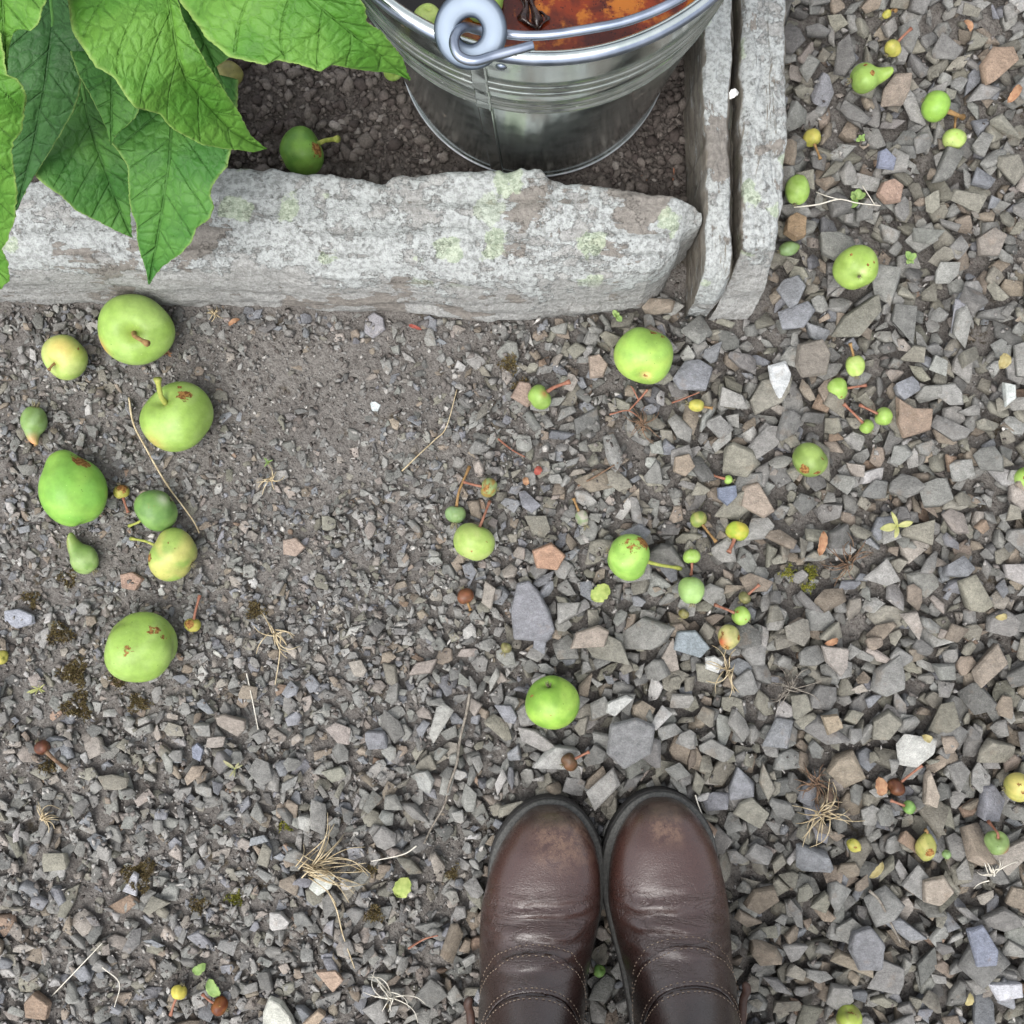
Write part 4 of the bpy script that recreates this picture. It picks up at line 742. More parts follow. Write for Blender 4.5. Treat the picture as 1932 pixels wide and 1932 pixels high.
# ------------------------------------------------------------------ broad leaf plant
plant = empty('leafy_plant', (P(120, -260).x, P(120, -260).y, 0), 'broad-leaved green plant spilling over the slab at upper left', 'plant')
MLB = leaf_mat('bright_leaf', s(78, 128, 44), s(102, 148, 60), s(128, 168, 92)); MLM = leaf_mat('green_leaf', s(66, 118, 50), s(88, 138, 62), s(120, 158, 92), .0078); MLD = leaf_mat('shaded_leaf', s(50, 90, 44), s(62, 104, 52), s(100, 140, 80), .009, .15)  # MLD: same leaf in darker green, shade inside the plant put into its colour
MRIB = simple_mat('leaf_rib', s(62, 108, 44), s(80, 124, 56), 200, .6)
def leaf(L, Mi, Rr, zs, mat, nlat=9, wave=.004, fold=.0, quilt=.0014, seed=0, label=None, teeth=2.2, stemto=None):
    quilt *= .38; teeth *= .8; nlat = max(5, int(nlat * .75))
    n = 190; m = 30; Lq, Mq, Rq = resample(L, n), resample(Mi, n), resample(Rr, n); rn = np.random.default_rng(seed)
    u = np.linspace(0, 1, n); zc = np.interp(u, np.linspace(0, 1, len(zs)), zs)
    V = []; lat = []; mid = []; edge = []; uv = []
    ph = rn.random() * 6; LQ = len_q(Mi); seglen = LQ * K * .72 / nlat
    for i in range(n):
        for j in range(-m, m + 1):
            v = j / m; E = Lq[i] if v < 0 else Rq[i]; a = abs(v); q = Mq[i] + (E - Mq[i]) * a
            wpx = np.linalg.norm(E - Mq[i]); 
            if a > .8:
                tt = (E - Mq[i]) / max(wpx, 1e-3); q = q + tt * (a - .8) / .2 * teeth * ((float(vnoise(u[i] * 60, v, 1, 200 + seed, 2)) - .5) * 2.0 + .5 * (((u[i] * 58 + .3 * v) % 1) - .5))
            wm = wpx * K * .72; t = u[i] * nlat - a * 1.15 * min(1.5, wpx / 90) + (0.5 if v > 0 else 0); fr = t % 1; dl = min(fr, 1 - fr); Lm = 1.0
            z = zc[i] + fold * a * wm / .05 + wave * math.sin(u[i] * 9 + ph + (2 if v > 0 else 0)) * a * a * min(1, wm / .03) + quilt * (1 - (1 - min(1, dl * 2)) ** 3) * min(1, a * 4) * min(1, (1 - a) * 5 + .2) - .0012 * math.exp(-(a * wm / .003) ** 2)
            z += (float(vnoise(q[0], q[1], 1 / 60, 210 + seed, 2)) - .5) * .004 * a
            V.append(P(q[0], q[1], z)); lat.append(dl * seglen if a * wm < wm * .94 else .01); mid.append(a * wm * (1 + u[i])); edge.append(max(0, (a - .955) / .045)); uv.append((v * wm, u[i] * LQ * K * .72))
    nc = 2 * m + 1; F = grid_faces(n, nc); me = mesh('leaf', V, [f[::-1] for f in F], {'lat': lat, 'mid': mid, 'edge': edge})
    # make sure the upper face looks up
    if sum(p.normal.z for p in me.polygons) < 0: me.flip_normals()
    ul = me.uv_layers.new(name='UVMap'); uva = np.array(uv)[np.array([l.vertex_index for l in me.loops])]; ul.data.foreach_set('uv', uva.astype(np.float32).ravel())
    o = link('leaf', me, mat, plant); mo = o.modifiers.new('t', 'SOLIDIFY'); mo.thickness = .0006; mo.offset = -1
    if label: o['label'] = label
    pts = [P(Mq[i][0], Mq[i][1], zc[i] - .0027) for i in range(0, n, 6)]
    if stemto: pts = [Vector(stemto)] + [Vector(stemto).lerp(pts[0], .6) + Vector((0, 0, .03))] + pts
    Vt, Ft = tube_geo(pts, lambda t: .0019 * (1 - .75 * t), 8, 60); rb = link('midrib', mesh('midrib', Vt, Ft), MRIB, plant); rb.parent = o; rb.matrix_parent_inverse = Matrix.Identity(4)
    rb.matrix_parent_inverse = o.matrix_parent_inverse.inverted() if False else Matrix.Identity(4)
    return o
def len_q(p): p = np.array(p, float); return float(np.linalg.norm(np.diff(p, axis=0), axis=1).sum())
crown = (P(120, -260).x, P(120, -260).y, .01)
leaf([(60, -170), (110, -80), (128, 0), (136, 58), (156, 91), (182, 127), (215, 146), (233, 175), (255, 204), (302, 215), (320, 240), (346, 255), (382, 273), (437, 282), (477, 287), (503, 281)],
     [(200, -190), (270, -90), (318, 0), (328, 60), (336, 110), (352, 150), (393, 200), (437, 247), (473, 268), (503, 281)],
     [(300, -190), (320, -90), (335, 0), (346, 36), (367, 80), (400, 135), (429, 178), (451, 211), (472, 255), (503, 281)], [.30, .33, .335, .32, .28, .235], MLB, 10, .003, .006, .0022, 1, 'bright green foremost leaf with a folded right margin', 2.4, crown)
leaf([(380, -230), (360, -100), (338, 0), (364, 36), (389, 73), (429, 105), (455, 113), (502, 122), (520, 114), (567, 122), (604, 136), (626, 122), (673, 131), (703, 135), (740, 138), (774, 151)],
     [(470, -220), (500, -120), (545, -40), (600, 10), (660, 60), (710, 98), (774, 151)],
     [(560, -230), (640, -120), (672, -20), (680, 0), (690, 15), (692, 40), (708, 52), (720, 58), (727, 70), (745, 90), (759, 109), (774, 151)], [.31, .35, .36, .352, .335, .30], MLB, 10, .005, -.006, .0022, 2, 'bright green leaf reaching to the bucket', 3.2, crown)
leaf([(-120, -150), (-130, -60), (-120, 30), (-90, 90), (-40, 130), (0, 160)], [(0, -160), (10, -90), (5, 0), (8, 70), (10, 120), (12, 160)],
     [(100, -150), (110, -60), (86, 5), (80, 15), (74, 38), (70, 48), (57, 58), (35, 55), (24, 64), (16, 100), (12, 160)], [.34, .37, .37, .36, .34], MLB, 6, .006, 0, .002, 3, 'ruffled bright leaf in the top left corner', 3.5, crown)
leaf([(-200, 60), (-190, 200), (-140, 350), (-80, 480), (0, 546)], [(-90, 50), (-70, 180), (-50, 320), (-30, 440), (0, 546)],
     [(0, 60), (12, 142), (33, 150), (47, 170), (50, 192), (44, 225), (42, 248), (26, 266), (22, 285), (28, 330), (32, 365), (28, 415), (14, 455), (4, 470), (16, 500), (18, 530), (2, 546)], [.36, .35, .31, .25, .20], MLB, 9, .006, 0, .0022, 4, 'bright leaf hanging down the left edge', 3.5, crown)
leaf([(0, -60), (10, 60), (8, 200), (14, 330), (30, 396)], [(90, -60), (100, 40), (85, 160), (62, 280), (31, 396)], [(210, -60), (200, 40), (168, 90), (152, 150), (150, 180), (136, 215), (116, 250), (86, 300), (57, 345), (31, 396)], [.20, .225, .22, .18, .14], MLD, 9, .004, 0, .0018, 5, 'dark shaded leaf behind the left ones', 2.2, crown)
leaf([(60, 150), (50, 240), (58, 310), (68, 335), (85, 350), (115, 370), (140, 395), (160, 406), (190, 420), (220, 436), (249, 448)], [(150, 130), (166, 220), (180, 270), (198, 320), (215, 365), (232, 410), (249, 448)],
     [(260, 150), (250, 220), (240, 260), (245, 300), (246, 340), (247, 380), (246, 410), (249, 448)], [.12, .150, .158, .150, .132, .115], MLM, 8, .003, 0, .0018, 6, 'mid-green pointed leaf resting over the slab', 1.8, crown)
leaf([(240, 120), (208, 200), (206, 265), (222, 284), (240, 312), (242, 345), (243, 375), (248, 400), (257, 420), (258, 452), (266, 482), (275, 510), (281, 536)], [(330, 120), (324, 230), (320, 300), (310, 370), (297, 450), (281, 536)],
     [(450, 150), (446, 250), (434, 290), (428, 315), (400, 350), (397, 370), (405, 390), (396, 412), (372, 430), (362, 455), (345, 475), (325, 490), (308, 502), (295, 516), (281, 536)], [.19, .205, .205, .19, .165, .13], MLM, 8, .003, 0, .0020, 7, 'mid-green leaf whose tip hangs lowest over the slab', 2.2, crown)
leaf([(120, 60), (146, 139), (165, 170), (185, 208), (200, 240), (209, 274)], [(200, 60), (210, 130), (211, 180), (210, 230), (209, 274)], [(330, 60), (300, 150), (262, 206), (256, 222), (236, 240), (218, 256), (209, 274)], [.20, .235, .24, .235, .225], MLM, 6, .003, 0, .0015, 8, 'small mid-green leaf between the large ones', 1.8, crown)
leaf([(300, -40), (330, 40), (370, 110), (404, 160), (425, 176)], [(320, -60), (360, 30), (392, 90), (412, 140), (425, 176)], [(380, -60), (395, 40), (434, 108), (404, 128), (410, 150), (426, 162), (425, 176)], [.24, .26, .255, .25, .24], MLM, 6, .002, 0, .0015, 9, None, 1.8, crown)
leaf([(40, 120), (60, 200), (90, 250), (150, 300)], [(120, 60), (150, 150), (180, 230), (215, 280)], [(220, 40), (230, 130), (250, 200), (215, 280)], [.07, .09, .10, .09], MLD, 6, .004, 0, .0015, 10, 'dark shaded low leaf deep inside the plant', 1.8, crown)
leaf([(130, -80), (150, 0), (190, 60), (230, 140), (290, 200)], [(220, -80), (250, 0), (270, 80), (290, 200)], [(330, -80), (350, 0), (360, 90), (300, 190), (290, 200)], [.12, .14, .14, .12], MLD, 6, .004, 0, .0015, 11, 'dark shaded leaf under the foremost leaf', 1.8, crown)
# ------------------------------------------------------------------ boots
def leather_mat(side):
    m = M('brown_leather_' + side, .38, .65); o = m.coord(); X, Y, Z = m.sep(o)
    n = m.noise(30, 4, .6); c = m.mix(m.ramp(n, .3, .7), s(34, 26, 24), s(48, 35, 32))
    fr = m.ramp(Y, -.16, -.03); c = m.mix(m.math('MULTIPLY', fr, .65), c, s(76, 48, 41))      # worn, redder vamp
    fine = m.noise(500, 5, .75); x0 = .012 if side == 'left' else .0
    dx = m.math('SUBTRACT', X, x0); rr = m.math('ADD', m.math('MULTIPLY', m.math('MULTIPLY', dx, dx), 1.0), 0.0)
    msk = m.math('MULTIPLY', m.ramp(Y, -.052 if side == 'left' else -.035, -.020), m.ramp(rr, .0011 if side == 'left' else .00025, .00005))
    sc = m.math('MULTIPLY', msk, m.ramp(m.noise(90, 6, .8), .40, .62)); c = m.mix(m.math('MULTIPLY', sc, .34), c, s(156, 124, 100))
    c = m.mix(m.math('MULTIPLY', m.ramp(Y, -.016, -.006), .7), c, s(44, 34, 30)); m.col(c)
    m.b.inputs['Coat Weight'].default_value = .4; m.b.inputs['Coat Roughness'].default_value = .22; m.b.inputs['Coat Tint'].default_value = (1, 1, 1, 1)
    m.rough(m.math('ADD', m.ramp(fine, .3, .7, .24, .38), m.math('MULTIPLY', sc, .3)))
    cr = m.noise(1, 5, .62, m.coord(scale=(16, 105, 60) if side == 'left' else (21, 88, 74)), .8); loc = m.math('MULTIPLY', m.ramp(Y, -.135, -.09), m.ramp(Y, -.045, -.068)); crz = m.ramp(m.math('ABSOLUTE', m.math('SUBTRACT', cr, .5)), 0, .05)
    m.bump(m.math('MULTIPLY', crz, loc), .0008, .6); m.bump(m.math('MULTIPLY', cr, loc), .0024, .45); m.bump(m.vor(950), .0004, .35); m.bump(fine, .0003, .5); m.bump(m.noise(28, 3), .0015, .35); return m.m
MSOLE = simple_mat('black_rubber', s(44, 42, 42), s(60, 58, 56), 300, .75); MWELT = simple_mat('grey_welt', s(66, 66, 64), s(92, 91, 88), 500, .7); MTHR = simple_mat('stitching_thread', s(126, 110, 96), s(150, 134, 118), 500, .8); MBUCK = simple_mat('dark_buckle', s(58, 42, 36), s(74, 54, 46), 200, .5)
def boot(side):
    st = BOOTS[side]; ty = TOE[side]; D = [a for a, _, _ in st]; C = [b for _, b, _ in st]; Wd = [c for _, _, c in st]
    e = empty('boot', (C[3], ty, BOOT_Z), {'left': 'brown leather boot on the left, toe heavily scuffed pale', 'right': 'brown leather boot on the right, smoother reddish toe'}[side], 'boot', 'pair of brown leather boots')
    inw = 1 if side == 'left' else -1
    def outline(off, n=90):
        ds = np.r_[0, np.interp(np.linspace(0, 1, n), np.linspace(0, 1, n), (1 - np.cos(np.linspace(0, PI, n))) / 2) * .278]; ds = np.unique(ds)
        Lp = []; Rp = []
        cen = np.array([[np.interp(d, D, C) + inw * .0035 * float(sst(.02, .08, d)), ty - d] for d in ds]); w = np.interp(ds, D, Wd) - .0045 * sst(.03, .08, ds)
        # smooth the half widths
        for _ in range(2): w[1:-1] = (w[:-2] + w[1:-1] * 2 + w[2:]) / 4
        Lp = [(c[0] - a, c[1]) for c, a in zip(cen, w)]; Rp = [(c[0] + a, c[1]) for c, a in zip(cen, w)]
        poly = np.array(Lp[::-1] + Rp); poly = resample(np.r_[poly, poly[:1]], 181)[:-1]
        for _ in range(8): poly = (np.roll(poly, 1, 0) + poly * 2 + np.roll(poly, -1, 0)) / 4
        t = np.roll(poly, -1, 0) - np.roll(poly, 1, 0); nn = np.stack([t[:, 1], -t[:, 0]], 1); nn /= np.linalg.norm(nn, axis=1, keepdims=True)
        if np.dot(nn[0], poly[0] - poly.mean(0)) < 0: nn = -nn
        return poly + nn * off
    def loft(rings, name, mat):
        V = []; N = 180
        for off, z in rings:
            for p in outline(off): V.append((p[0], p[1], z + BOOT_Z))
        F = grid_faces(len(rings), N, True); F.append(tuple(range(N))); F.append(tuple((len(rings) - 1) * N + k for k in range(N)))
        bm = bmesh.new(); me = mesh(name, V, F); bm.from_mesh(me); bmesh.ops.recalc_face_normals(bm, faces=bm.faces); bm.to_mesh(me); bm.free(); return link(name, me, mat, e)
    so = loft([(.000, -.004), (.0028, -.003), (.0036, .000), (.0036, .011), (.0031, .0125)], 'sole', MSOLE)
    loft([(-.004, .0125), (.0020, .0126), (.0026, .0135), (.0026, .0165), (.0018, .0175), (-.006, .0178)], 'welt', MWELT)
    # upper: closed foot loft + shaft loft, fused by a voxel remesh
    hs_ = [(0, .034), (.012, .049), (.03, .060), (.05, .066), (.075, .071), (.10, .082), (.12, .096), (.14, .116), (.17, .150), (.21, .16), (.278, .15)]
    hi_ = lambda d: float(np.interp(d, [a for a, _ in hs_], [b for _, b in hs_]))
    bm = bmesh.new(); ds = np.r_[np.linspace(.0015, .02, 9), np.linspace(.03, .26, 26), [.268, .274, .277]]; prev = None; ring0 = None
    for d in ds:
        w = float(np.interp(d, D, Wd)) + (.0005 if d < .05 else .0015 * min(1, (d - .05) / .03)); w *= .95; c = float(np.interp(d, D, C)); h = hi_(d); ring = []
        for k in range(40):
            a = 2 * PI * k / 40; ca, sa = math.cos(a), math.sin(a); bl = float(sst(.05, .10, d)); ex = .72 + .5 * bl
            xx = w * math.copysign(abs(ca) ** (.85 + .1 * bl), ca); zz_ = .030 + (h - .030) * abs(sa) ** ex if sa > 0 else .030 - .020 * abs(sa) ** .5
            ring.append(bm.verts.new((c + xx, ty - d, zz_ + BOOT_Z)))
        if prev:
            for k in range(40): bm.faces.new((prev[k], prev[(k + 1) % 40], ring[(k + 1) % 40], ring[k]))
        else: bm.faces.new(ring)
        prev = ring
    bm.faces.new(prev[::-1])
    prev = None
    for z, dc, hl, hw in ((.04, .222, .050, .036), (.09, .218, .056, .040), (.13, .212, .062, .0425), (.17, .207, .064, .044), (.22, .203, .064, .047), (.30, .200, .066, .051), (.302, .200, .062, .047)):
        c = float(np.interp(dc, D, C)); ring = [bm.verts.new((c + hw * math.cos(2 * PI * k / 40), ty - dc + hl * math.sin(2 * PI * k / 40), z + BOOT_Z)) for k in range(40)]
        if prev:
            for k in range(40): bm.faces.new((prev[k], prev[(k + 1) % 40], ring[(k + 1) % 40], ring[k]))
        else: bm.faces.new(ring[::-1])
        prev = ring
    bm.faces.new(prev); bmesh.ops.recalc_face_normals(bm, faces=bm.faces)
    me = bpy.data.meshes.new('tmp'); bm.to_mesh(me); bm.free(); tmp = bpy.data.objects.new('tmp', me); COL.objects.link(tmp)
    md = tmp.modifiers.new('r', 'REMESH'); md.mode = 'VOXEL'; md.voxel_size = .0024; md = tmp.modifiers.new('s', 'SMOOTH'); md.factor = .6; md.iterations = 22
    dg = bpy.context.evaluated_depsgraph_get(); dg.update(); me2 = bpy.data.meshes.new_from_object(tmp.evaluated_get(dg)); bpy.data.objects.remove(tmp)
    # soft creases across the vamp
    co = np.array([v.co[:] for v in me2.vertices]); d = ty - co[:, 1]; loc = sst(.055, .075, d) * sst(.125, .10, d) * sst(.04, .07, co[:, 2])
    co[:, 2] += loc * .0014 * np.sin(d * 420 + 22 * (co[:, 0] - C[4]) + 3 * vnoise(co[:, 0], co[:, 1], 40, 77 if side == 'left' else 78, 2) * 2)
    co[:, 2] += (vnoise(co[:, 0], co[:, 1], 55, 79, 2) - .5) * .0016 * sst(.04, .06, d)
    me2.vertices.foreach_set('co', co.astype(np.float32).ravel()); me2.update(); me2.name = 'upper'
    org = Vector((C[3], ty, 0))
    LM = leather_mat(side); up = link('upper', me2.copy(), LM, e); up.data.transform(Matrix.Translation(-org)); up.matrix_parent_inverse = Matrix.Translation(org - Vector(e.location))
    # straps and seams, cut from the boot surface by tilted planes
    yaw = .35 if side == 'left' else -.32
    nrm = Vector((math.sin(yaw) * .0, -math.cos(math.radians(61)), math.sin(math.radians(61)))).normalized(); nrm.rotate(Matrix.Rotation(-.13 if side == 'left' else .16, 3, 'Z'))
    def s_at(q): return nrm.dot(q)
    anchor1 = P(1010 if side == 'left' else 1275, 1786 if side == 'left' else 1778, .095); anchor2 = P(1015 if side == 'left' else 1290, 1872 if side == 'left' else 1862, .118)
    s1, s2 = s_at(anchor1), s_at(anchor2)
    def band(a, b, off, name, mat, ny=0):
        bm = bmesh.new(); bm.from_mesh(me2); g_ = bm.verts[:] + bm.edges[:] + bm.faces[:]
        bmesh.ops.bisect_plane(bm, geom=g_, plane_co=nrm * a, plane_no=nrm, clear_inner=True); g_ = bm.verts[:] + bm.edges[:] + bm.faces[:]
        bmesh.ops.bisect_plane(bm, geom=g_, plane_co=nrm * b, plane_no=nrm, clear_outer=True)
        bmesh.ops.delete(bm, geom=[v for v in bm.verts if v.co.z < .018 + BOOT_Z], context='VERTS'); bm.normal_update()
        for v in bm.verts: v.co += v.normal * off
        me = bpy.data.meshes.new(name); bm.to_mesh(me); bm.free(); o = link(name, me, mat, e); mo = o.modifiers.new('t', 'SOLIDIFY'); mo.thickness = off + .0006; mo.offset = -1
        me.transform(Matrix.Translation(-org)); o.matrix_parent_inverse = Matrix.Translation(org - Vector(e.location)); return o
    def stitch(a, off, parent):
        bm = bmesh.new(); bm.from_mesh(me2); r = bmesh.ops.bisect_plane(bm, geom=bm.verts[:] + bm.edges[:] + bm.faces[:], plane_co=nrm * a, plane_no=nrm); bm.normal_update()
        vs = [v for v in r['geom_cut'] if isinstance(v, bmesh.types.BMVert) and v.co.z > .03 + BOOT_Z]; cc = sum((v.co for v in vs), Vector()) / max(1, len(vs)); tt = Vector((1, 0, 0)); bb = nrm.cross(tt)
        vs.sort(key=lambda v: math.atan2((v.co - cc).dot(bb), (v.co - cc).dot(tt))); pts = [v.co + v.normal * off for v in vs]; bm.free()
        acc = 0; parts = []; last = None; i = 0
        for p in pts:
            if last is not None and (p - last).length < .02: acc += (p - last).length
            if last is not None and acc > .0030 and (p - last).length < .012:
                acc = 0; dr = (p - last).normalized(); parts.append(tube_geo([p - dr * .0010, p, p + dr * .0010], lambda t: .00036 * math.sin(PI * (.15 + .7 * t)), 5))
            last = p
        if parts:
            V, F = merge(parts); o = link('stitching', mesh('stitching', V, F), MTHR, e); o.parent = parent; o.matrix_parent_inverse = Matrix.Translation(-org); return o
    b0 = band(s1 + .0035, s2 - .0035, .0016, 'strap', LM); stitch(s1 + .0058, .0026, b0); stitch(s1 - .0025, .0004, up)
    b1 = band(s2 - .0010, s2 + .034, .0026, 'strap', LM); stitch(s2 + .0015, .0036, b1); stitch(s2 - .0060, .0026, b0)
    # buckle bar at the outer ankle
    sx = -1 if side == 'left' else 1; p = P(888 if side == 'left' else 1402, 1918 if side == 'left' else 1890, .085)
    V, F = tube_geo([p + Vector((0, .017, .006)), p + Vector((sx * .002, .010, .004)), p, p + Vector((sx * .0, -.03, -.004))], lambda t: .0034 * (1 - .6 * abs(t * 2 - 1) ** 6), 10, 16, .7); link('buckle', mesh('buckle', V, F), MBUCK, e)
    return e
boot('left'); boot('right')
# ------------------------------------------------------------------ straws, twigs, tufts, seedlings, leaf scraps, moss
def surf(qx, qy, dz=.001):
    p = P(qx, qy); z = max(h_at(p.x, p.y, .0025, 'max'), -.002) + dz; return P(qx, qy, z)
def strand(name, label, cat, pts, r, mat, group=None, dz=.0015, n=40, branches=()):
    parts = [tube_geo([surf(a, b, dz) for a, b in pts], lambda t: r * (1 - .4 * t), 6, n)]
    for br in branches: parts.append(tube_geo([surf(a, b, dz) for a, b in br], lambda t: r * .7 * (1 - .4 * t), 6, 16))
    V, F = merge(parts); c = V[0].copy(); o = link(name, mesh(name, [v - c for v in V], F), mat); o.location = c; return tagged(o, label, cat, group)
GS = 'dry straws and twigs on the gravel'
strand('straw', 'long dry straw crossing the dark green apple at left', 'straw', [(243, 750), (252, 800), (275, 845), (300, 890), (322, 925), (345, 955), (366, 985), (376, 1006)], .0009, MAT_STRAW, GS, .006)
strand('twig', 'thin grey lichened twig running down towards the left boot', 'twig', [(886, 1308), (880, 1345), (868, 1395), (862, 1440), (848, 1480), (838, 1520), (815, 1560), (800, 1592)], .0013, MAT_TWIG, GS)
strand('straw', 'thin straw hanging down from the large dry grass tuft', 'straw', [(596, 1642), (632, 1708), (647, 1764), (669, 1827)], .0007, MAT_STRAW, GS)
strand('straw', 'short straight pale straw right below the largest blotched apple', 'straw', [(465, 1270), (476, 1320), (487, 1376)], .0006, MAT_PALE, GS)
strand('straw', 'upright pale straw near the small root tangle at left', 'straw', [(530, 1190), (527, 1240), (519, 1292)], .0006, MAT_STRAW, GS)
strand('straw', 'slanting straw in the lower left gravel', 'straw', [(98, 1879), (140, 1835), (193, 1779)], .0006, MAT_PALE, GS)
strand('root_thread', 'white root thread lying right of the outer slab', 'root', [(1498, 391), (1542, 386), (1583, 376), (1617, 383), (1662, 388)], .0007, MAT_PALE, GS, .003, branches=[[(1539, 362), (1560, 370), (1583, 376)], [(1627, 350), (1640, 370), (1650, 386)]])
strand('twig', 'short dark twig below the reddish root patch', 'twig', [(1090, 917), (1125, 898), (1166, 873)], .0010, MAT_ROOT, GS)
strand('straw', 'thin brown straw between the bare soil and the grey-green fruitlet', 'straw', [(758, 889), (790, 858), (820, 830), (842, 806), (862, 735)], .0006, MAT_STRAW, GS)
strand('straw', 'pale straw tipped against the left boot side, below the twig', 'straw', [(786, 1596), (760, 1612), (700, 1625)], .0007, MAT_PALE, GS)
strand('straw', 'bleached straw beside the toe of the right boot', 'straw', [(1312, 1500), (1318, 1520), (1330, 1548), (1348, 1580)], .0006, MAT_PALE, GS)
strand('twig', 'orange-brown twig right of the large ribbed apple', 'twig', [(1268, 760), (1290, 752), (1320, 740)], .0008, MAT_STEM_R, GS)
strand('twig', 'red stalk between the two dark soil hollows at centre', 'twig', [(940, 828), (965, 848), (990, 862)], .0009, MAT_STEM_R, GS)
strand('twig', 'forked reddish twig under the large ribbed apple', 'twig', [(1222, 735), (1205, 755), (1186, 775)], .0010, MAT_STEM_R, GS, branches=[[(1205, 755), (1195, 735), (1190, 728)], [(1150, 782), (1186, 775), (1215, 796)]])
strand('twig', 'thin twig left of the right boot straw at the edge of the brown stones', 'twig', [(1350, 1640), (1362, 1665), (1370, 1700)], .0007, MAT_STEM_R, GS)
strand('straw', 'bent root in the soil hollow of the lower right gravel', 'straw', [(1640, 1680), (1660, 1700), (1680, 1740), (1700, 1780)], .0013, MAT_TWIG, GS)
strand('straw', 'straw at the bottom edge below the pale triangular chip', 'straw', [(193, 1825), (225, 1855), (216, 1900)], .0006, MAT_PALE, GS)
strand('twig', 'red-brown twig left of the left boot', 'twig', [(770, 1790), (800, 1772), (826, 1765)], .0010, MAT_STEM_R, GS)
strand('straw', 'dark twig sticking out of the bed soil under the long leaf', 'twig', [(525, 118), (540, 160), (560, 200), (575, 235)], .0009, MAT_ROOT, GS)
strand('straw', 'brown stalk lying on the bed soil beside the leaf tip', 'twig', [(440, 312), (470, 302), (515, 285)], .0012, MAT_STRAW, GS)
strand('twig', 'thin orange stalk on the bed soil near the inner slab', 'twig', [(1272, 315), (1270, 338), (1268, 358)], .0008, MAT_STEM_R, GS)
def tuft(name, label, q, n, ln, mat, seed, up=.012, cat='dry grass', group='dry tufts of grass and roots', dirs=None, r=.0005):
    rn = random.Random(seed); parts = []
    for i in range(n):
        a = rn.uniform(0, 2 * PI) if dirs is None else math.radians(rn.uniform(*dirs)); l = ln * rn.uniform(.35, 1); b = rn.gauss(0, .28); pts = []; j = (rn.gauss(0, ln * .08), rn.gauss(0, ln * .08))
        for k in range(5):
            t = k / 4; aa = a + b * t * t * 1.3; pts.append(surf(q[0] + j[0] + math.cos(aa) * l * t, q[1] + j[1] - math.sin(aa) * l * t, .001 + up * math.sin(PI * min(1, t * 1.1)) * rn.uniform(.4, 1)))
        parts.append(tube_geo(pts, lambda t: r * (1.2 - .7 * t), 5, 14))
    V, F = merge(parts); c = P(*q, .0); o = link(name, mesh(name, [v - c for v in V], F), mat); o.location = c; return tagged(o, label, cat, group)
tuft('grass_tuft', 'large dry straw tuft left of the left boot', (580, 1640), 34, 120, MAT_STRAW, 1, .016, dirs=(-35, 60))
tuft('grass_tuft', 'dry pale grass tangle right of the right boot toe', (1550, 1532), 22, 85, MAT_STRAW, 2, .012)
tuft('grass_tuft', 'small half-green grass tuft near the left edge', (80, 1545), 14, 40, MAT_STRAW, 3, .01, dirs=(-110, 130))
tuft('root_tangle', 'crooked white roots below the red-cheeked crab apple', (1874, 1650), 12, 50, MAT_PALE, 4, .008)
tuft('root_tangle', 'wispy root tangle below the fine gravel edge at left', (518, 1195), 12, 55, MAT_STRAW, 5, .006)
tuft('root_tangle', 'straw-coloured roots under the half-rotten crab apple', (1376, 1262), 14, 55, MAT_STRAW, 6, .01)
tuft('root_tangle', 'frizzy yellow root scrap under the slab, right of the largest stalked apple', (404, 592), 14, 22, MAT_STRAW, 7, .006)
tuft('root_tangle', 'pale root scrap left of the bare soil edge near the mossy star', (510, 905), 10, 34, MAT_STRAW, 8, .005)
tuft('root_tangle', 'dark root mat in the gravel hollow right of centre', (1600, 1060), 20, 60, MAT_ROOT, 9, .005)
tuft('root_tangle', 'dark fibrous roots beside the dry grass by the right boot', (1540, 1480), 26, 55, MAT_ROOT, 10, .006)
tuft('root_tangle', 'grey fibrous roots below the stacked brown stones at right', (1490, 1300), 22, 60, MAT_TWIG, 11, .005)
tuft('grass_tuft', 'fine bleached stalks left of the left boot near the bottom edge', (740, 1880), 14, 70, MAT_PALE, 12, .01)
tuft('root_tangle', 'brown root fibres under the large ribbed apple', (1215, 800), 22, 45, MAT_ROOT, 13, .006)
MDUL = simple_mat('withered_leaf', s(112, 116, 84), s(150, 144, 112), 200, .8); MG1 = simple_mat('seedling_green', s(104, 132, 72), s(132, 154, 92), 200, .6); MY1 = simple_mat('seedling_yellow', s(138, 142, 86), s(162, 160, 108), 200, .6)
MORG = simple_mat('orange_leaf', s(136, 98, 74), s(162, 128, 98), 220, .7); MRED = simple_mat('red_leaf', s(132, 62, 56), s(150, 84, 70), 220, .7); MOLV = simple_mat('olive_leaf', s(126, 142, 74), s(160, 170, 100), 160, .7); MYLW = simple_mat('yellow_leaf', s(140, 128, 84), s(168, 158, 118), 160, .7); MWHT = simple_mat('white_fluff', s(206, 206, 202), s(226, 226, 222), 400, .9); MBRN = simple_mat('brown_leaf', s(120, 84, 60), s(150, 112, 84), 200, .8)
def leaflet(c, ang, ln, w, lift, curl=.3):
    V = []; n = 8; d = Vector((math.cos(ang), math.sin(ang), 0)); sd = Vector((-d.y, d.x, 0))
    for i in range(n):
        t = i / (n - 1); ww = w * math.sin(PI * min(.98, t * .93 + .05)) ** .8
        for k in (-1, -.5, 0, .5, 1): V.append(c + d * ln * t + sd * ww * k + Vector((0, 0, lift * math.sin(t * PI * .6) + abs(k) * ww * curl)))
    return V, grid_faces(n, 5)
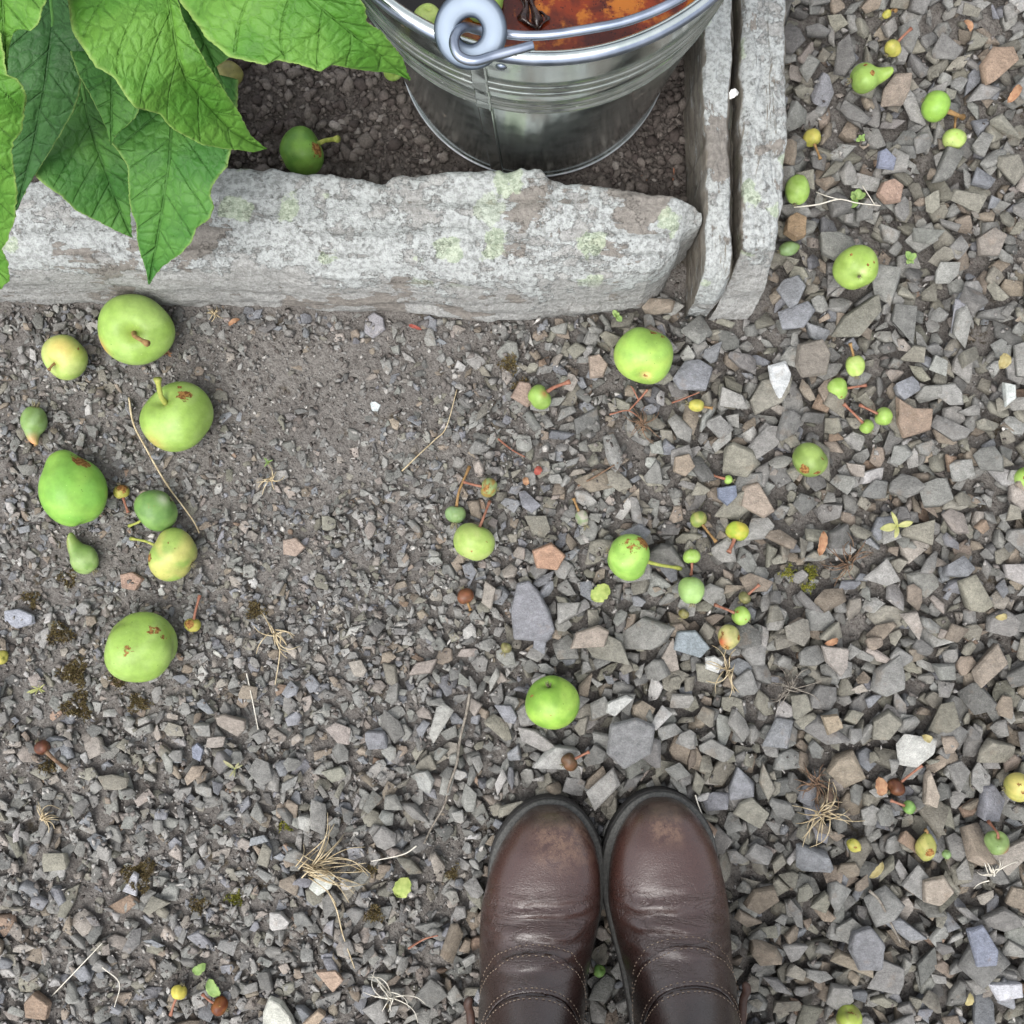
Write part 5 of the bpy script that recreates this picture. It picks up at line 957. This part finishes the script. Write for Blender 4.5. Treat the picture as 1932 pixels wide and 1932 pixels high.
def seedling(label, q, n, ln, mat, seed, cat='seedling', name='seedling', w=.32, group='tiny seedlings in the gravel'):
    rn = random.Random(seed); c = surf(*q, .001); e = empty(name, c, label, cat, group); 
    V, F = tube_geo([c - Vector((0, 0, .003)), c + Vector((0, 0, .003)), c + Vector((0, 0, .005))], .0007, 6); link('stalk', mesh('stalk', V, F), MAT_STEM_G, e)
    for i in range(n):
        l = ln * K * rn.uniform(.45, 1.15); V, F = leaflet(c + Vector((0, 0, .004)), 2 * PI * i / n + rn.uniform(-.55, .55), l, l * w * rn.uniform(.7, 1.2), .004 * rn.uniform(.3, 1)); lf = link('leaf', mesh('leaf', V, F), mat, e); mo = lf.modifiers.new('t', 'SOLIDIFY'); mo.thickness = .0004
    return e
seedling('pale green seedling between the dark-eyed apple and the right edge', (1713, 492), 7, 17, MG1, 1, w=.42)
seedling('small green seedling touching the white root thread', (1612, 378), 6, 18, MG1, 2, w=.42)
seedling('tiny green seedling right of the mustard-yellow fruitlet', (1620, 265), 5, 10, MG1, 3, w=.42)
seedling('tiny green seedling at the foot of the long slab end', (1163, 598), 5, 13, MG1, 4, w=.42)
seedling('yellow-green star-shaped seedling in the right-hand gravel', (1690, 992), 4, 30, MY1, 5, w=.2)
seedling('tiny star-shaped moss shoot on the bare soil at left', (508, 872), 8, 11, MG1, 6, w=.12)
seedling('yellowish grass-like shoot left of the largest apple, on the moss', (78, 1298), 8, 20, MY1, 7, w=.1)
seedling('withered weed with crumpled grey-green leaves in the left gravel', (446, 1448), 5, 30, MDUL, 8, w=.14)
seedling('dry little plant with beige leaves below the first stalked apple', (320, 668), 6, 13, MBRN, 9, w=.22)
def scrap(label, q, ln, w, ang, mat, curl=.5, cat='leaf scrap', name='leaf_scrap', lift=.004, seed=0):
    rn = random.Random(seed + int(q[0])); c = surf(q[0], q[1], .0015); d = Vector((math.cos(math.radians(ang)), math.sin(math.radians(ang)), 0)); sd = Vector((-d.y, d.x, 0)); V = []; n = 14; m = 9; ln *= K; w *= K
    for i in range(n):
        t = i / (n - 1) - .5
        for j in range(m):
            k = (j / (m - 1) - .5) * 2; ww = w * (1 - abs(2 * t) ** 2.5) ** .6 if abs(2 * t) < 1 else 0; ww *= 1 + rn.uniform(-.12, .12) * (abs(k) > .9)
            V.append(d * ln * t + sd * ww * k * .5 + Vector((0, 0, lift * (1 - 4 * t * t) + curl * w * k * k * .35 + rn.uniform(-1, 1) * .0003)))
    me = mesh(name, V, grid_faces(n, m)); o = link(name, me, mat); o.location = c; mo = o.modifiers.new('t', 'SOLIDIFY'); mo.thickness = .0004; return tagged(o, label, cat, 'dead leaf scraps on the ground')
scrap('orange curled leaf scrap below the moss cushions at right', (1549, 1025), 46, 16, 80, MORG, .9)
scrap('small orange leaf scrap above the two-toned stone', (1568, 1210), 26, 12, 20, MORG, .7)
scrap('orange leaf scrap stuck between stones near the top right edge', (1912, 178), 40, 16, 55, MORG, .5)
scrap('orange leaf scrap touching the dried wrinkled brown fruitlet', (1660, 1483), 36, 22, 100, MORG, .4)
scrap('yellow-brown curled scrap left of the oval lime fruit', (1652, 1640), 38, 14, 50, MYLW, 1.0)
scrap('crumpled yellow scrap by the right edge above the pale green-grey stone', (1890, 682), 30, 22, 70, MYLW, 1.0)
scrap('orange-brown wood chip under the slab right of the frizzy root', (442, 608), 24, 9, 30, MORG, .3)
scrap('red petal-like scrap in the centre of the path', (1015, 888), 18, 14, 60, MRED, .6)
scrap('little orange scrap beside the red petal-like scrap', (992, 908), 16, 12, 100, MORG, .6)
scrap('torn green leaf piece below the black-scabbed apple', (1132, 1118), 42, 30, 40, MOLV, .4)
scrap('olive leaf with a short stalk on the gravel left of the left boot', (760, 1672), 42, 32, 60, MOLV, .5)
scrap('green leaf scrap near the bottom left, upper of two', (377, 1826), 30, 18, 35, MG1, .4)
scrap('green leaf scrap near the bottom left, lower of two', (404, 1862), 38, 22, -60, MG1, .4)
scrap('dry brown leaf piece on the bed soil under the plant', (475, 130), 26, 14, 70, MBRN, .7)
scrap('cream leaf flake on the stones near the right edge', (1748, 1392 + 0), 20, 14, -30, MYLW, .5)
scrap('yellow-green leaf flake at the right edge', (1888, 1163), 22, 12, 10, MYLW, .3)
scrap('olive leaf flake near the lower right corner', (1826, 1884), 24, 14, 70, MYLW, .3)
scrap('rust-brown husk on the bed soil near the inner slab', (1195 + 20, 350 - 12), 22, 12, 10, MBRN, .5)
scrap('orange flake near the top right edge above the seedlings', (1825, 50), 24, 12, -60, MORG, .5)
scrap('red-brown bark strip below the slab at the middle', (783, 618), 26, 7, -20, MRED, .4)
p = P(1380, 180, .094); o = scrap('white papery scrap caught in the crack between the two side slabs', (1380, 180), 22, 14, 40, MWHT, .6); o.location = P(1382, 180, .092)
# dark wet leaf floating on the liquid
V = []; n = 20; m = 12; rn = random.Random(9); a0 = PX(1530, -70, ZL); a1 = PX(1588, 88, ZL)
for i in range(n):
    t = i / (n - 1); c = a0.lerp(a1, t); w = .007 * (1 + .5 * math.sin(t * 9)) * (1 if t < .8 else (1 - t) / .2 + .1)
    for j in range(m): k = (j / (m - 1) - .5) * 2; V.append(c + Vector((w * k, rn.uniform(-.0005, .0005), .0015 + .0035 * math.sin(k * 7 + t * 8) * (1 - .4 * abs(k)))))
o = link('sodden_leaf', mesh('sodden_leaf', V, grid_faces(n, m)), simple_mat('wet_leaf', s(30, 20, 18), s(56, 36, 30), 300, .12, .6)); mo = o.modifiers.new('t', 'SOLIDIFY'); mo.thickness = .0006
tagged(o, 'black sodden leaf floating on the amber liquid', 'leaf')
# moss: uncountable tiny shoots
parts_V = []; parts_F = []; mc = []; rn = np.random.default_rng(8); o_ = 0
MOSS = [(1462, 1052, 30, 0), (1512, 1088, 24, 0), (1480, 1030, 18, 0), (268, 1645, 26, 1), (120, 1195, 20, 1), (143, 1268, 26, 1), (150, 1330, 24, 1), (445, 1690, 14, 0), (265, 1325, 18, 1), (540, 1555, 12, 0), (560, 1530, 14, 1), (235, 1290, 20, 1), (60, 1130, 16, 1), (130, 1090, 16, 1), (485, 1150, 16, 1), (960, 690, 16, 1), (985, 730, 14, 1), (720, 1900, 18, 1), (100, 1440, 14, 1), (380, 1700, 16, 1), (1650, 1300, 10, 0), (860, 1640, 14, 1), (695, 1640, 16, 1), (710, 1715, 16, 1)]
for cx, cy, r, br in MOSS:
    r *= 1.05; n = int(r * r * 1.3); a = rn.random(n) * 6.283; d = np.sqrt(rn.random(n)) * r * (1 + .35 * np.sin(3 * a + cx)); xx = cx + np.cos(a) * d; yy = cy + np.sin(a) * d * .9
    for u, v in zip(xx, yy):
        g0 = P(u, v); h = h_at(g0.x, g0.y, .0015) ; 
        if h > .014: continue
        hh = rn.uniform(.0015, .0035); t = rn.random() * 6.28; w = .0006; lean = rn.normal(0, .0012, 2)
        parts_V += [(g0.x + math.cos(t) * w, g0.y + math.sin(t) * w, h), (g0.x - math.cos(t) * w, g0.y - math.sin(t) * w, h), (g0.x + lean[0], g0.y + lean[1], h + hh), (g0.x + lean[0] * .5 + math.sin(t) * w, g0.y + lean[1] * .5 - math.cos(t) * w, h + hh * .6)]
        parts_F += [(o_, o_ + 1, o_ + 2), (o_, o_ + 3, o_ + 2)]; o_ += 4
        c = np.array(s(*(((118, 106, 72) if rn.random() < .6 else (98, 84, 62)) if br else ((116, 120, 52) if rn.random() < .6 else (150, 144, 66))))); mc += [c] * 4
o = link('moss', mesh('moss', parts_V, parts_F, {'Col': np.array(mc)}), MAT_GRIT, smooth=False); tagged(o, 'brown and olive moss cushions between the stones', kind='stuff')
